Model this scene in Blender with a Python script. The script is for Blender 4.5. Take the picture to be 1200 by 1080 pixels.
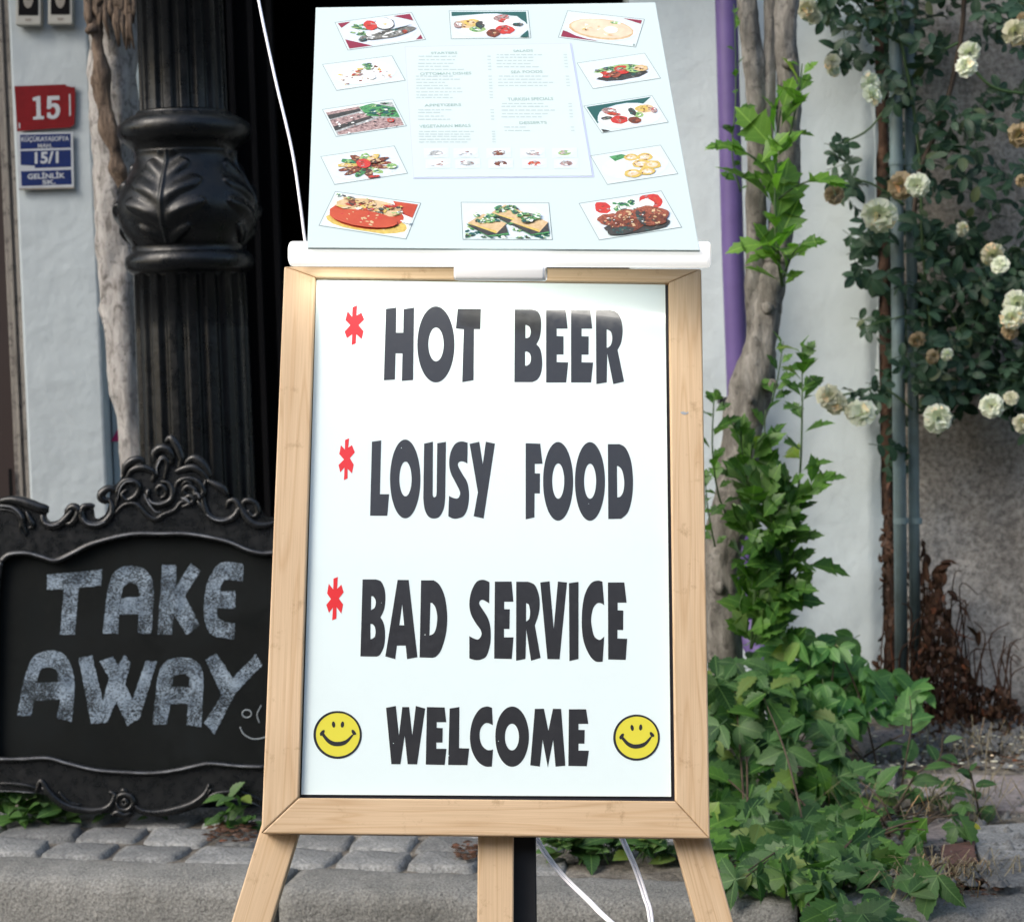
import bpy, math, random
from mathutils import Vector, Matrix, Quaternion, noise
from mathutils.geometry import tessellate_polygon
random.seed(11)
R = math.radians
scene = bpy.context.scene
for o in list(bpy.data.objects): bpy.data.objects.remove(o)

# ------------------------------------------------------------ camera
F, CAMZ, PITCH, ROLL = 2190.0, 1.23, R(3.7), R(1.6)
fw = Vector((0, math.cos(PITCH), -math.sin(PITCH)))
r0 = Vector((1, 0, 0)); u0 = Vector((0, math.sin(PITCH), math.cos(PITCH)))
cr = math.cos(ROLL) * r0 - math.sin(ROLL) * u0
cu = math.sin(ROLL) * r0 + math.cos(ROLL) * u0
CAM = Vector((0, 0, CAMZ))
cd = bpy.data.cameras.new('camera'); cam = bpy.data.objects.new('camera', cd)
scene.collection.objects.link(cam); scene.camera = cam
cam.matrix_world = Matrix(((cr.x, cu.x, -fw.x, CAM.x), (cr.y, cu.y, -fw.y, CAM.y), (cr.z, cu.z, -fw.z, CAM.z), (0, 0, 0, 1)))
cd.sensor_width = 36; cd.lens = 36 * F / 1200; cd.clip_end = 500
cd.dof.use_dof = True; cd.dof.focus_distance = 2.66; cd.dof.aperture_fstop = 9.0

# ------------------------------------------------------------ world, sun, exposure
SUN_EL, SUN_AZ = R(40), R(236)          # azimuth from +Y, clockwise seen from above
w = bpy.data.worlds.new('World'); scene.world = w; w.use_nodes = True
nt = w.node_tree; bg = nt.nodes['Background']
sky = nt.nodes.new('ShaderNodeTexSky'); sky.sky_type = 'NISHITA'; sky.sun_disc = False
sky.sun_elevation = SUN_EL; sky.sun_rotation = SUN_AZ; sky.dust_density = 3.0; sky.air_density = 1.2
nt.links.new(sky.outputs[0], bg.inputs[0]); bg.inputs[1].default_value = 0.13
sl = bpy.data.lights.new('sun', 'SUN'); sl.energy = 1.25; sl.angle = R(30); sl.color = (1, .96, .9)
sun = bpy.data.objects.new('sun', sl); scene.collection.objects.link(sun)
sd = Vector((math.sin(SUN_AZ) * math.cos(SUN_EL), math.cos(SUN_AZ) * math.cos(SUN_EL), math.sin(SUN_EL)))
sun.rotation_euler = sd.to_track_quat('Z', 'Y').to_euler()
vs = scene.view_settings
scene.display_settings.display_device = 'sRGB'
vs.view_transform = 'Standard'; vs.look = 'None'; vs.gamma = 1; vs.use_curve_mapping = False
vs.exposure = 0.92

# ------------------------------------------------------------ pixel -> place helpers
def ray(px, py): return fw + ((px - 600) / F) * cr - ((py - 540) / F) * cu
def at(px, py, Y):
    r = ray(px, py); return CAM + r * (Y / r.y)
def atz(px, py, z):
    r = ray(px, py); return CAM + r * ((z - CAMZ) / r.z)
class Plane:
    def __init__(s, o, n, u=None):
        s.o = o; s.n = n.normalized()
        u = u or Vector((1, 0, 0)); s.u = (u - u.dot(s.n) * s.n).normalized(); s.v = s.n.cross(s.u)
    def hit(s, px, py, off=0.0):
        r = ray(px, py); return CAM + r * (((s.o + s.n * off - CAM).dot(s.n)) / r.dot(s.n))
def quad_plane(q, Y):
    """the parallelogram whose corners are seen at q (TL TR BR BL); BL stands at depth Y"""
    r = [ray(*c) for c in q]
    M = Matrix(((-r[1].x, r[2].x, -r[3].x), (-r[1].y, r[2].y, -r[3].y), (-r[1].z, r[2].z, -r[3].z)))
    d = M.inverted() @ (-r[0])
    P = [r[0], r[1] * d[0], r[2] * d[1], r[3] * d[2]]
    k = Y / P[3].y; P = [CAM + p * k for p in P]
    a = P[1] - P[0]; b = P[3] - P[0]; n = a.cross(b)
    if n.y > 0: n = -n
    return Plane(P[3], n, a), P

# ------------------------------------------------------------ object helpers
C = scene.collection
def tag(o, label=None, cat=None, group=None, kind=None):
    for k, v in (('label', label), ('category', cat), ('group', group), ('kind', kind)):
        if v: o[k] = v
    return o
def thing(name, label, cat, loc, group=None):
    o = bpy.data.objects.new(name, None); o.empty_display_size = .1; o.location = loc; C.objects.link(o)
    o['org'] = tuple(loc)
    return tag(o, label, cat, group)
ORG = {}
def origin(p):
    while p is not None and p.parent is not None: p = p.parent
    return Vector(p.location) if p is not None else Vector((0, 0, 0))
def mk(name, V, Fc, mat, parent=None, smooth=False, idx=None, grain=None, org=None, bevel=0):
    """one mesh object from world-space vertices"""
    o3 = origin(parent) if parent is not None else (org or Vector((0, 0, 0)))
    me = bpy.data.meshes.new(name); me.from_pydata([tuple(Vector(v) - o3) for v in V], [], Fc)
    mats = mat if isinstance(mat, (list, tuple)) else [mat]
    for m in mats: me.materials.append(m)
    if idx: me.polygons.foreach_set('material_index', idx)
    if smooth: me.polygons.foreach_set('use_smooth', [True] * len(me.polygons))
    if grain:
        a = me.attributes.new('grain', 'FLOAT_VECTOR', 'POINT')
        g = []
        for v in V:
            v = Vector(v); g += [v.dot(grain[0]), v.dot(grain[1]), v.dot(grain[0].cross(grain[1]))]
        a.data.foreach_set('vector', g)
    me.update()
    o = bpy.data.objects.new(name, me); C.objects.link(o)
    if parent is not None: o.parent = parent
    else: o.location = o3
    if bevel:
        b = o.modifiers.new('bevel', 'BEVEL'); b.width = bevel; b.segments = 2; b.limit_method = 'ANGLE'; b.angle_limit = R(40)
    return o
def piece(name, me, parent, loc, quat=None, scale=1.0, mat=None):
    """an object that shares mesh data, placed relative to its parent's root"""
    o = bpy.data.objects.new(name, me); C.objects.link(o); o.parent = parent
    o.location = Vector(loc) - (origin(parent) if parent is not None else Vector())
    if quat is not None: o.rotation_mode = 'QUATERNION'; o.rotation_quaternion = quat
    o.scale = (scale,) * 3 if not hasattr(scale, '__len__') else scale
    return o
class MB:
    def __init__(s): s.V = []; s.F = []; s.I = []
    def add(s, V, Fc, i=0):
        b = len(s.V); s.V += [Vector(v) for v in V]; s.F += [[b + k for k in f] for f in Fc]; s.I += [i] * len(Fc)
    def box(s, a, b, i=0):
        x0, y0, z0 = a; x1, y1, z1 = b
        s.add([(x0,y0,z0),(x1,y0,z0),(x1,y1,z0),(x0,y1,z0),(x0,y0,z1),(x1,y0,z1),(x1,y1,z1),(x0,y1,z1)],
              [(0,3,2,1),(4,5,6,7),(0,1,5,4),(1,2,6,5),(2,3,7,6),(3,0,4,7)], i)
    def tube(s, pts, rad, n=8, i=0, jit=0, cap=True):
        pts = [Vector(p) for p in pts]; m = len(pts)
        if not hasattr(rad, '__len__'): rad = [rad] * m
        up = Vector((.13, .2, 1)).normalized(); V = []
        for k, p in enumerate(pts):
            t = (pts[min(k + 1, m - 1)] - pts[max(k - 1, 0)]).normalized()
            a = t.cross(up)
            if a.length < .05: a = t.cross(Vector((1, 0, 0)))
            a.normalize(); b = t.cross(a)
            if k and a.dot(la) < 0: a, b = -a, -b
            la = a
            for q in range(n):
                f = 2 * math.pi * q / n
                d = a * math.cos(f) + b * math.sin(f)
                rr = rad[k]
                if jit: rr *= 1 + jit * noise.noise(p * 9 + d * 1.3) + .5 * jit * noise.noise(p * 31 + d * 3)
                V.append(p + d * rr)
        Fc = [(k * n + q, k * n + (q + 1) % n, (k + 1) * n + (q + 1) % n, (k + 1) * n + q) for k in range(m - 1) for q in range(n)]
        if cap: Fc += [tuple(range(n - 1, -1, -1)), tuple((m - 1) * n + q for q in range(n))]
        s.add(V, Fc, i)
    def build(s, name, mat, parent=None, smooth=False, grain=None, org=None, bevel=0):
        multi = isinstance(mat, (list, tuple))
        return mk(name, s.V, s.F, mat, parent, smooth, s.I if multi else None, grain, org, bevel)
def spline(P, n=6, closed=False):
    P = [Vector(p) for p in P]; out = []; m = len(P)
    g = (lambda i: P[i % m]) if closed else (lambda i: P[max(0, min(m - 1, i))])
    for i in range(m if closed else m - 1):
        a, b, c, d = g(i - 1), g(i), g(i + 1), g(i + 2)
        for k in range(n):
            t = k / n
            out.append(.5 * ((2 * b) + (c - a) * t + (2 * a - 5 * b + 4 * c - d) * t * t + (3 * b - a - 3 * c + d) * t ** 3))
    if not closed: out.append(P[-1])
    return out
def loop(items, n=5):
    """outline: tuples are corners, lists are smooth runs"""
    out = []
    for it in items:
        if isinstance(it, list):
            for p in spline([(a, b, 0) for a, b in it], n): out.append((p.x, p.y))
        else: out.append(tuple(it))
    res = []
    for p in out:
        if not res or math.dist(p, res[-1]) > 1e-6: res.append(p)
    if math.dist(res[0], res[-1]) < 1e-6: res.pop()
    return res
def ell(cx, cy, rx, ry, n=40, rot=0):
    c, s = math.cos(rot), math.sin(rot)
    return [(cx + rx * math.cos(2*math.pi*k/n) * c - ry * math.sin(2*math.pi*k/n) * s,
             cy + rx * math.cos(2*math.pi*k/n) * s + ry * math.sin(2*math.pi*k/n) * c) for k in range(n)]
def zm(loops, x0, y0, s): return [[(x0 + x * s, y0 + y * s) for x, y in l] for l in loops]
def area(l): return sum(l[i][0] * l[(i+1) % len(l)][1] - l[(i+1) % len(l)][0] * l[i][1] for i in range(len(l))) / 2
def sheet(mb, loops, pl, off, thick=0.0, i=0):
    """outline (first loop, the rest holes) seen at these pixels, lying in a plane; thick > 0 gives it sides and a back"""
    L = [l if area(l) > 0 else l[::-1] for l in loops[:1]] + [l if area(l) < 0 else l[::-1] for l in loops[1:]]
    tri = tessellate_polygon([[Vector((x, y, 0)) for x, y in l] for l in L])
    flat = [p for l in L for p in l]
    V = [pl.hit(x, y, off) for x, y in flat]
    def orient(t, want):
        a, b, c = (V[k] for k in t[:3]); nn = (b - a).cross(c - a)
        return t if nn.dot(pl.n) * want > 0 else t[::-1]
    Fc = [orient(tuple(t), 1) for t in tri]
    if thick:
        m = len(V); V = V + [v - pl.n * thick for v in V]
        Fc += [tuple(k + m for k in f[::-1]) for f in Fc]
        b = 0
        for l in L:
            n = len(l)
            for k in range(n):
                q, r = b + k, b + (k + 1) % n
                Fc.append((q, r, r + m, q + m))
            b += n
    mb.add(V, Fc, i)

# ------------------------------------------------------------ materials
def nodes(name):
    m = bpy.data.materials.new(name); m.use_nodes = True
    t = m.node_tree; return m, t, t.nodes['Principled BSDF']
def ramp(t, fac, stops):
    r = t.nodes.new('ShaderNodeValToRGB'); e = r.color_ramp.elements
    while len(e) < len(stops): e.new(.5)
    for k, (p, c) in enumerate(stops): e[k].position = p; e[k].color = (*c, 1)
    t.links.new(fac, r.inputs[0]); return r.outputs[0]
def nz(t, co, scale, detail=4, rough=.55, dist=0):
    n = t.nodes.new('ShaderNodeTexNoise'); n.inputs['Scale'].default_value = scale; n.inputs['Detail'].default_value = detail
    n.inputs['Roughness'].default_value = rough; n.inputs['Distortion'].default_value = dist
    if co is not None: t.links.new(co, n.inputs['Vector'])
    return n.outputs[0]
def coords(t, kind='Object', sc=None):
    tc = t.nodes.new('ShaderNodeTexCoord'); o = tc.outputs[kind]
    if sc:
        mp = t.nodes.new('ShaderNodeMapping'); mp.inputs['Scale'].default_value = sc; t.links.new(o, mp.inputs[0]); o = mp.outputs[0]
    return o
def bump(t, b, h, s, d=.01):
    n = t.nodes.new('ShaderNodeBump'); n.inputs['Strength'].default_value = s; n.inputs['Distance'].default_value = d
    t.links.new(h, n.inputs['Height'])
    prev = b.inputs['Normal'].links
    if prev: t.links.new(prev[0].from_socket, n.inputs['Normal'])
    t.links.new(n.outputs[0], b.inputs['Normal'])
def mixc(t, fac, a, b, mode='MIX'):
    m = t.nodes.new('ShaderNodeMix'); m.data_type = 'RGBA'; m.blend_type = mode
    for s, v in ((0, fac), (6, a), (7, b)):
        if hasattr(v, 'links') or isinstance(v, bpy.types.NodeSocket): t.links.new(v, m.inputs[s])
        elif s == 0: m.inputs[0].default_value = v
        else: m.inputs[s].default_value = (*v, 1)
    return m.outputs[2]
def math_(t, op, a, b=None):
    m = t.nodes.new('ShaderNodeMath'); m.operation = op
    for s, v in ((0, a), (1, b)):
        if v is None: continue
        if isinstance(v, bpy.types.NodeSocket): t.links.new(v, m.inputs[s])
        else: m.inputs[s].default_value = v
    return m.outputs[0]
def plain(name, col, rough=.5, var=.0, scale=20, bmp=0, metal=0, bscale=None, spec=.5, coat=0, col2=None):
    m, t, b = nodes(name)
    b.inputs['Roughness'].default_value = rough; b.inputs['Metallic'].default_value = metal
    b.inputs['Specular IOR Level'].default_value = spec; b.inputs['Coat Weight'].default_value = coat
    b.inputs['Base Color'].default_value = (*col, 1)
    co = coords(t)
    if var or col2:
        c2 = col2 or tuple(max(0, c * (1 - var)) for c in col); c1 = col if col2 else tuple(min(1, c * (1 + var)) for c in col)
        t.links.new(ramp(t, nz(t, co, scale, 5, .6), [(.33, c2), (.67, c1)]), b.inputs['Base Color'])
    if bmp: bump(t, b, nz(t, co, bscale or scale * 3, 6, .65), bmp, .004)
    return m
def stone(name, cols, s1=6, s2=90, bmp=.8, rough=.85, rnd=0, speck=.35, pits=0):
    m, t, b = nodes(name); co = coords(t)
    base = ramp(t, nz(t, co, s1, 6, .62), [(.28, cols[0]), (.5, cols[1]), (.72, cols[2])])
    sp = ramp(t, nz(t, co, s2, 3, .7), [(.35, (.45,)*3), (.55, (1,)*3), (.72, (1.35,)*3)])
    c = mixc(t, speck * 2 if speck < .5 else 1.0, base, sp, 'MULTIPLY')
    if pits:
        pn = nz(t, co, 75, 5, .7); pr = ramp(t, pn, [(.30, (1 - pits,)*3), (.37, (1,)*3)]); c = mixc(t, 1.0, c, pr, 'MULTIPLY')
        lt_ = ramp(t, nz(t, co, 45, 5, .75), [(.60, (1,)*3), (.70, (1.3,)*3)]); c = mixc(t, 1.0, c, lt_, 'MULTIPLY')
        bump(t, b, ramp(t, pn, [(.30, (0,)*3), (.37, (1,)*3)]), .6, .006)
    if rnd:
        oi = t.nodes.new('ShaderNodeObjectInfo')
        v = ramp(t, oi.outputs['Random'], [(0, (1 - rnd,)*3), (1, (1 + rnd,)*3)]); c = mixc(t, 1.0, c, v, 'MULTIPLY')
    t.links.new(c, b.inputs['Base Color']); b.inputs['Roughness'].default_value = rough
    bump(t, b, nz(t, co, s2 * .6, 8, .7), bmp, .006); bump(t, b, nz(t, co, s1 * 3, 4), bmp * .6, .012)
    return m
def wood(name):
    m, t, b = nodes(name)
    at_ = t.nodes.new('ShaderNodeAttribute'); at_.attribute_name = 'grain'
    oi = t.nodes.new('ShaderNodeObjectInfo')
    mp = t.nodes.new('ShaderNodeMapping'); mp.inputs['Scale'].default_value = (1.3, 26, 26)
    ad = t.nodes.new('ShaderNodeVectorMath'); ad.operation = 'ADD'; t.links.new(at_.outputs['Vector'], ad.inputs[0])
    sc = t.nodes.new('ShaderNodeVectorMath'); sc.operation = 'SCALE'; sc.inputs[0].default_value = (3, 5, 7)
    t.links.new(oi.outputs['Random'], sc.inputs['Scale']); t.links.new(sc.outputs[0], ad.inputs[1]); t.links.new(ad.outputs[0], mp.inputs[0])
    wv = nz(t, mp.outputs[0], 1.0, 2, .45, .25)
    bands = math_(t, 'FRACT', math_(t, 'MULTIPLY', wv, 11.0))
    mp2 = t.nodes.new('ShaderNodeMapping'); mp2.inputs['Scale'].default_value = (9, 700, 700); t.links.new(ad.outputs[0], mp2.inputs[0])
    fine = nz(t, mp2.outputs[0], 1.0, 3, .6)
    c = ramp(t, bands, [(0, (.60, .445, .285)), (.55, (.63, .475, .31)), (.85, (.545, .385, .23)), (1, (.60, .445, .285))])
    lg = ramp(t, nz(t, at_.outputs['Vector'], 5, 2), [(.3, (.93, .9, .86)), (.7, (1.04, 1.02, 1.0))])
    c = mixc(t, 1.0, c, lg, 'MULTIPLY')
    c = mixc(t, .5, c, ramp(t, fine, [(.3, (.78, .74, .68)), (.6, (1.05, 1.04, 1.02))]), 'MULTIPLY')
    c = mixc(t, 1.0, c, ramp(t, nz(t, coords(t), 26, 7, .72), [(.30, (.72, .68, .62)), (.42, (1, 1, 1))]), 'MULTIPLY')
    # two or three small knots
    vo = t.nodes.new('ShaderNodeTexVoronoi'); vo.inputs['Scale'].default_value = 5.5; t.links.new(ad.outputs[0], vo.inputs['Vector'])
    kn = ramp(t, vo.outputs['Distance'], [(0, (.45, .3, .2)), (.02, (.62, .45, .33)), (.05, (1, 1, 1))])
    c = mixc(t, 1.0, c, kn, 'MULTIPLY')
    t.links.new(c, b.inputs['Base Color']); b.inputs['Roughness'].default_value = .6
    bump(t, b, fine, .2, .001)
    return m
def leafmat(name, c1, c2, rough=.45, trans=.3, gloss=.4):
    m, t, b = nodes(name); oi = t.nodes.new('ShaderNodeObjectInfo'); co = coords(t)
    g = t.nodes.new('ShaderNodeNewGeometry')
    r = math_(t, 'FRACT', math_(t, 'ADD', oi.outputs['Random'], g.outputs['Random Per Island']))
    c = ramp(t, r, [(0, c1), (.8, c2), (.93, tuple(x * .8 + .04 for x in c2)), (1, (c2[0] * 1.8 + .02, c2[1] * 1.3, c2[2]))])
    c = mixc(t, .6, c, ramp(t, nz(t, co, 60, 3), [(.3, (.7, .7, .7)), (.7, (1.15, 1.15, 1.1))]), 'MULTIPLY')
    la = t.nodes.new('ShaderNodeAttribute'); la.attribute_name = 'lf'
    sx = t.nodes.new('ShaderNodeSeparateXYZ'); t.links.new(la.outputs['Vector'], sx.inputs[0])
    ax = math_(t, 'ABSOLUTE', sx.outputs[0])
    ph = math_(t, 'FRACT', math_(t, 'MULTIPLY', math_(t, 'SUBTRACT', sx.outputs[1], math_(t, 'MULTIPLY', ax, .8)), 7.5))
    side = math_(t, 'MULTIPLY', math_(t, 'LESS_THAN', ph, .10), .24)
    vein = math_(t, 'MAXIMUM', math_(t, 'MULTIPLY', math_(t, 'LESS_THAN', ax, .013), .7), side)
    vein = math_(t, 'MULTIPLY', vein, math_(t, 'GREATER_THAN', sx.outputs[1], .004))
    c = mixc(t, vein, c, (min(1, c2[0] * 1.9 + .02), min(1, c2[1] * 1.6 + .02), min(1, c2[2] * 1.8 + .01)))
    bump(t, b, math_(t, 'SUBTRACT', 1.0, vein), .35, .002)
    t.links.new(c, b.inputs['Base Color']); b.inputs['Roughness'].default_value = rough; b.inputs['Specular IOR Level'].default_value = gloss
    tr = t.nodes.new('ShaderNodeBsdfTranslucent'); t.links.new(mixc(t, 1.0, c, (1.3, 1.6, .7), 'MULTIPLY'), tr.inputs[0])
    mx = t.nodes.new('ShaderNodeMixShader'); mx.inputs[0].default_value = trans
    out = t.nodes['Material Output']
    t.links.new(b.outputs[0], mx.inputs[1]); t.links.new(tr.outputs[0], mx.inputs[2]); t.links.new(mx.outputs[0], out.inputs[0])
    return m
def plaster(name, c, dirt, dirtcol, rb=.25, bs=60):
    m, t, b = nodes(name); co = coords(t)
    big = ramp(t, nz(t, co, 1.7, 6, .6), [(.3, tuple(x * .9 for x in c)), (.7, c)])
    d = ramp(t, nz(t, co, 5, 9, .72), [(.5, (0,)*3), (.78, (dirt,)*3)])
    cc = mixc(t, d, big, dirtcol)
    # hairline cracks and scuffs
    vo = t.nodes.new('ShaderNodeTexVoronoi'); vo.feature = 'DISTANCE_TO_EDGE'; vo.inputs['Scale'].default_value = 2.2
    wrp = t.nodes.new('ShaderNodeVectorMath'); wrp.operation = 'ADD'; t.links.new(co, wrp.inputs[0])
    nn = t.nodes.new('ShaderNodeTexNoise'); nn.inputs['Scale'].default_value = 7; t.links.new(co, nn.inputs['Vector'])
    sc = t.nodes.new('ShaderNodeVectorMath'); sc.operation = 'SCALE'; sc.inputs['Scale'].default_value = .22
    t.links.new(nn.outputs['Color'], sc.inputs[0]); t.links.new(sc.outputs[0], wrp.inputs[1]); t.links.new(wrp.outputs[0], vo.inputs['Vector'])
    cr_ = ramp(t, vo.outputs['Distance'], [(0, (.72,)*3), (.008, (1,)*3)])
    cc = mixc(t, .16, cc, cr_, 'MULTIPLY')
    t.links.new(cc, b.inputs['Base Color']); b.inputs['Roughness'].default_value = .85
    bump(t, b, nz(t, co, bs, 6, .6), rb, .006); bump(t, b, nz(t, co, 8, 3), rb * 1.2, .02)
    return m
def chalk():
    m, t, b = nodes('chalk_strokes'); co = coords(t)
    big = ramp(t, nz(t, co, 22, 3), [(.3, (.15, .195, .25)), (.7, (.34, .42, .50))])
    t.links.new(big, b.inputs['Base Color']); b.inputs['Roughness'].default_value = .95; b.inputs['Specular IOR Level'].default_value = .1
    mp = t.nodes.new('ShaderNodeMapping'); mp.inputs['Rotation'].default_value = (0, .7, 0); mp.inputs['Scale'].default_value = (1, 1, 2.2); t.links.new(co, mp.inputs[0])
    a = math_(t, 'ADD', nz(t, mp.outputs[0], 210, 4, .75), math_(t, 'MULTIPLY', math_(t, 'SUBTRACT', nz(t, co, 17, 3), .5), .45))
    f = ramp(t, a, [(.42, (.04,)*3), (.58, (.95,)*3)])
    tr = t.nodes.new('ShaderNodeBsdfTransparent'); mx = t.nodes.new('ShaderNodeMixShader')
    t.links.new(f, mx.inputs[0]); t.links.new(tr.outputs[0], mx.inputs[1]); t.links.new(b.outputs[0], mx.inputs[2]); t.links.new(mx.outputs[0], t.nodes['Material Output'].inputs[0])
    return m
def bark(name, cols, sc=(14, 14, 3), bmp=.7):
    m, t, b = nodes(name); co = coords(t, sc=sc)
    c = ramp(t, nz(t, co, 2.2, 8, .68, .5), [(.3, cols[0]), (.5, cols[1]), (.68, cols[2])])
    spots = ramp(t, nz(t, coords(t), 38, 4, .7), [(.36, (.38,)*3), (.46, (1,)*3)])
    c = mixc(t, .8, c, spots, 'MULTIPLY')
    t.links.new(c, b.inputs['Base Color']); b.inputs['Roughness'].default_value = .85
    bump(t, b, nz(t, co, 6, 8, .7), bmp, .01)
    return m
M = {}
M['wood'] = wood('pine_wood')
M['poster'] = plain('poster_print', (.76, .88, .885), .16, spec=.45, coat=.35)
M['menu'] = plain('menu_panel_face', (.54, .64, .64), .3, spec=.25)
M['sheet'] = plain('menu_paper', (.555, .65, .65), .35, spec=.25)
M['ink'] = plain('grey_black_ink', (.032, .033, .037), .16, spec=.5, coat=.25)
M['redink'] = plain('red_ink', (.72, .03, .035), .25, spec=.5, coat=.1)
M['yellow'] = plain('smiley_yellow', (.72, .66, .06), .3, spec=.5, coat=.3)
M['gap'] = plain('dark_navy_edge', (.008, .010, .022), .5)
M['whiteplastic'] = plain('white_plastic', (.86, .87, .86), .3)
M['lamp'] = plain('lit_lamp_housing', (.86, .87, .86), .3)
_b = M['lamp'].node_tree.nodes['Principled BSDF']; _b.inputs['Emission Color'].default_value = (1, .98, .94, 1); _b.inputs['Emission Strength'].default_value = .35
M['cable'] = plain('white_cable', (.86, .85, .90), .3)
M['blackmetal'] = plain('black_metal', (.010, .010, .011), .45, var=.3)
def dusty(m, amt, col, sc):
    t = m.node_tree; b = t.nodes['Principled BSDF']; src = b.inputs['Base Color'].links[0].from_socket if b.inputs['Base Color'].links else None
    f = ramp(t, nz(t, coords(t), sc, 8, .72), [(.48, (0,)*3), (.75, (amt,)*3)])
    c = mixc(t, f, src if src else tuple(b.inputs['Base Color'].default_value)[:3], col)
    t.links.new(c, b.inputs['Base Color']); r = b.inputs['Roughness'].default_value
    t.links.new(ramp(t, nz(t, coords(t), sc * 2, 6, .7), [(.35, (r * .85,)*3), (.7, (min(1, r * 1.7),)*3)]), b.inputs['Roughness'])
M['post'] = plain('black_gloss_paint', (.004, .005, .006), .27, spec=.38, bmp=.35, bscale=35, var=.25, scale=12)
M['frameblack'] = plain('black_frame_paint', (.005, .006, .0065), .25, spec=.5, bmp=.25, bscale=60, col2=(.010, .011, .012), scale=30)
M['worn'] = plain('worn_highlight_paint', (.20, .21, .225), .4, spec=.6, col2=(.03, .03, .033), scale=22)  # worn paint, with gloss highlights of the black frame painted in
M['slate'] = plain('slate', (.0045, .006, .006), .6, spec=.15, var=.25, scale=4)
M['chalk'] = chalk()
M['thinchalk'] = plain('thin_chalk_line', (.30, .34, .36), .9)
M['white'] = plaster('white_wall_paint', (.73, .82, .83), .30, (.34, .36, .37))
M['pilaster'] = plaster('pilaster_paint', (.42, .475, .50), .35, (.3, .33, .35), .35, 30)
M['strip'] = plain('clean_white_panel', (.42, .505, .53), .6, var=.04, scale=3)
M['jamb'] = bark('old_door_jamb', [(.10, .09, .08), (.20, .185, .165), (.26, .24, .21)], (10, 10, 1.2), .4)
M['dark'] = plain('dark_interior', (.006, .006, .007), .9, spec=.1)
M['darkwood'] = plain('dark_red_opening', (.018, .008, .007), .6)
M['concrete'] = stone('rough_cement_wall', [(.24, .21, .175), (.41, .38, .335), (.56, .535, .49)], 2.2, 70, 1.0, .9, speck=.45, pits=.5)
M['brickedge'] = stone('rusty_brown_edge', [(.03, .02, .015), (.10, .055, .035), (.24, .13, .08)], 5, 50, 1.0)
M['kerb'] = stone('kerb_granite', [(.15, .152, .142), (.225, .225, .21), (.30, .30, .282)], 5, 200, 1.0, .9, speck=.42, pits=.55)
M['cobble'] = stone('cobble_granite', [(.13, .135, .135), (.20, .206, .204), (.29, .295, .288)], 9, 160, 1.0, .85, rnd=.28, speck=.42, pits=.4)
M['soil'] = stone('soil_and_grit', [(.06, .052, .042), (.17, .152, .125), (.33, .30, .255)], 14, 120, 1.0, .95, speck=.45)
M['slab'] = stone('pinkish_paving', [(.17, .15, .148), (.25, .22, .215), (.32, .295, .285)], 5, 90, .5, .8, rnd=.15)
M['brickred'] = stone('broken_red_brick', [(.06, .03, .025), (.10, .048, .038), (.14, .07, .06)], 8, 60, .6)
M['street'] = stone('street_asphalt', [(.04, .04, .04), (.055, .055, .055), (.075, .075, .072)], 3, 140, .7)
M['purple'] = plain('purple_paint', (.125, .085, .245), .5, var=.12, scale=9, bmp=.2, bscale=30)
M['pipe'] = plain('grey_green_pipe', (.19, .27, .285), .5, col2=(.13, .175, .17), scale=11, bmp=.25, bscale=40)
M['treebark'] = bark('grey_tree_bark', [(.09, .083, .07), (.20, .188, .165), (.34, .325, .295)], (16, 16, 5), 1.0)
M['whitebark'] = bark('pale_peeling_bark', [(.09, .08, .07), (.36, .345, .33), (.46, .45, .435)], (18, 18, 6), .8)
M['brownbark'] = bark('brown_vine_bark', [(.05, .035, .025), (.17, .12, .085), (.29, .22, .165)], (40, 40, 4), 1.0)
M['bright'] = leafmat('lit_green_leaf', (.06, .17, .02), (.15, .31, .045), .4, .4)  # lighter copy of the lobed leaf green, light put into the colour
M['mid'] = leafmat('mid_green_leaf', (.025, .085, .015), (.09, .21, .035), .42, .35)
M['bush'] = leafmat('bush_green_leaf', (.018, .06, .02), (.075, .17, .052), .5, .35, .3)
M['lime'] = leafmat('fresh_green_leaf', (.045, .15, .04), (.12, .28, .075), .45, .4)
M['roseleaf'] = leafmat('dark_rose_leaf', (.012, .036, .022), (.042, .092, .052), .45, .2, .3)
M['weed'] = leafmat('weed_leaf', (.02, .06, .015), (.06, .14, .03), .5, .25)
M['yleaf'] = leafmat('yellow_green_leaf', (.22, .32, .05), (.32, .42, .07), .5, .3)
M['dryleaf'] = leafmat('dry_brown_leaf', (.03, .018, .012), (.105, .058, .04), .9, .1, .05)
M['straw'] = leafmat('dry_straw', (.16, .13, .08), (.34, .29, .19), .8, .1, .2)
M['stem'] = plain('green_stem', (.05, .10, .03), .5)
M['brownstem'] = plain('brown_stem', (.06, .04, .025), .7, var=.3, scale=30)
dusty(M['post'], .15, (.025, .025, .025), 14); dusty(M['frameblack'], .3, (.03, .03, .03), 20); dusty(M['slate'], .5, (.022, .026, .028), 5); dusty(M['ink'], .12, (.08, .08, .08), 60)
dusty(M['poster'], .10, (.55, .62, .62), 9)
def petal(name, c1, c2):
    return leafmat(name, c1, c2, .6, .2, .2)
M['rosewhite'] = petal('white_petal', (.72, .74, .64), (.84, .85, .78))
M['rosecream'] = petal('cream_petal', (.58, .55, .43), (.72, .70, .58))
M['rosetan'] = petal('faded_tan_petal', (.30, .225, .13), (.44, .35, .23))
M['rosepink'] = petal('pinkish_petal', (.42, .25, .24), (.58, .46, .43))
M['signred'] = plain('enamel_red', (.14, .004, .007), .6, spec=.15, var=.12, scale=40)
M['signblue'] = plain('enamel_blue', (.006, .017, .09), .6, spec=.15, var=.1, scale=40)
M['signwhite'] = plain('enamel_white', (.36, .39, .42), .5, var=.08, scale=60)
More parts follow.
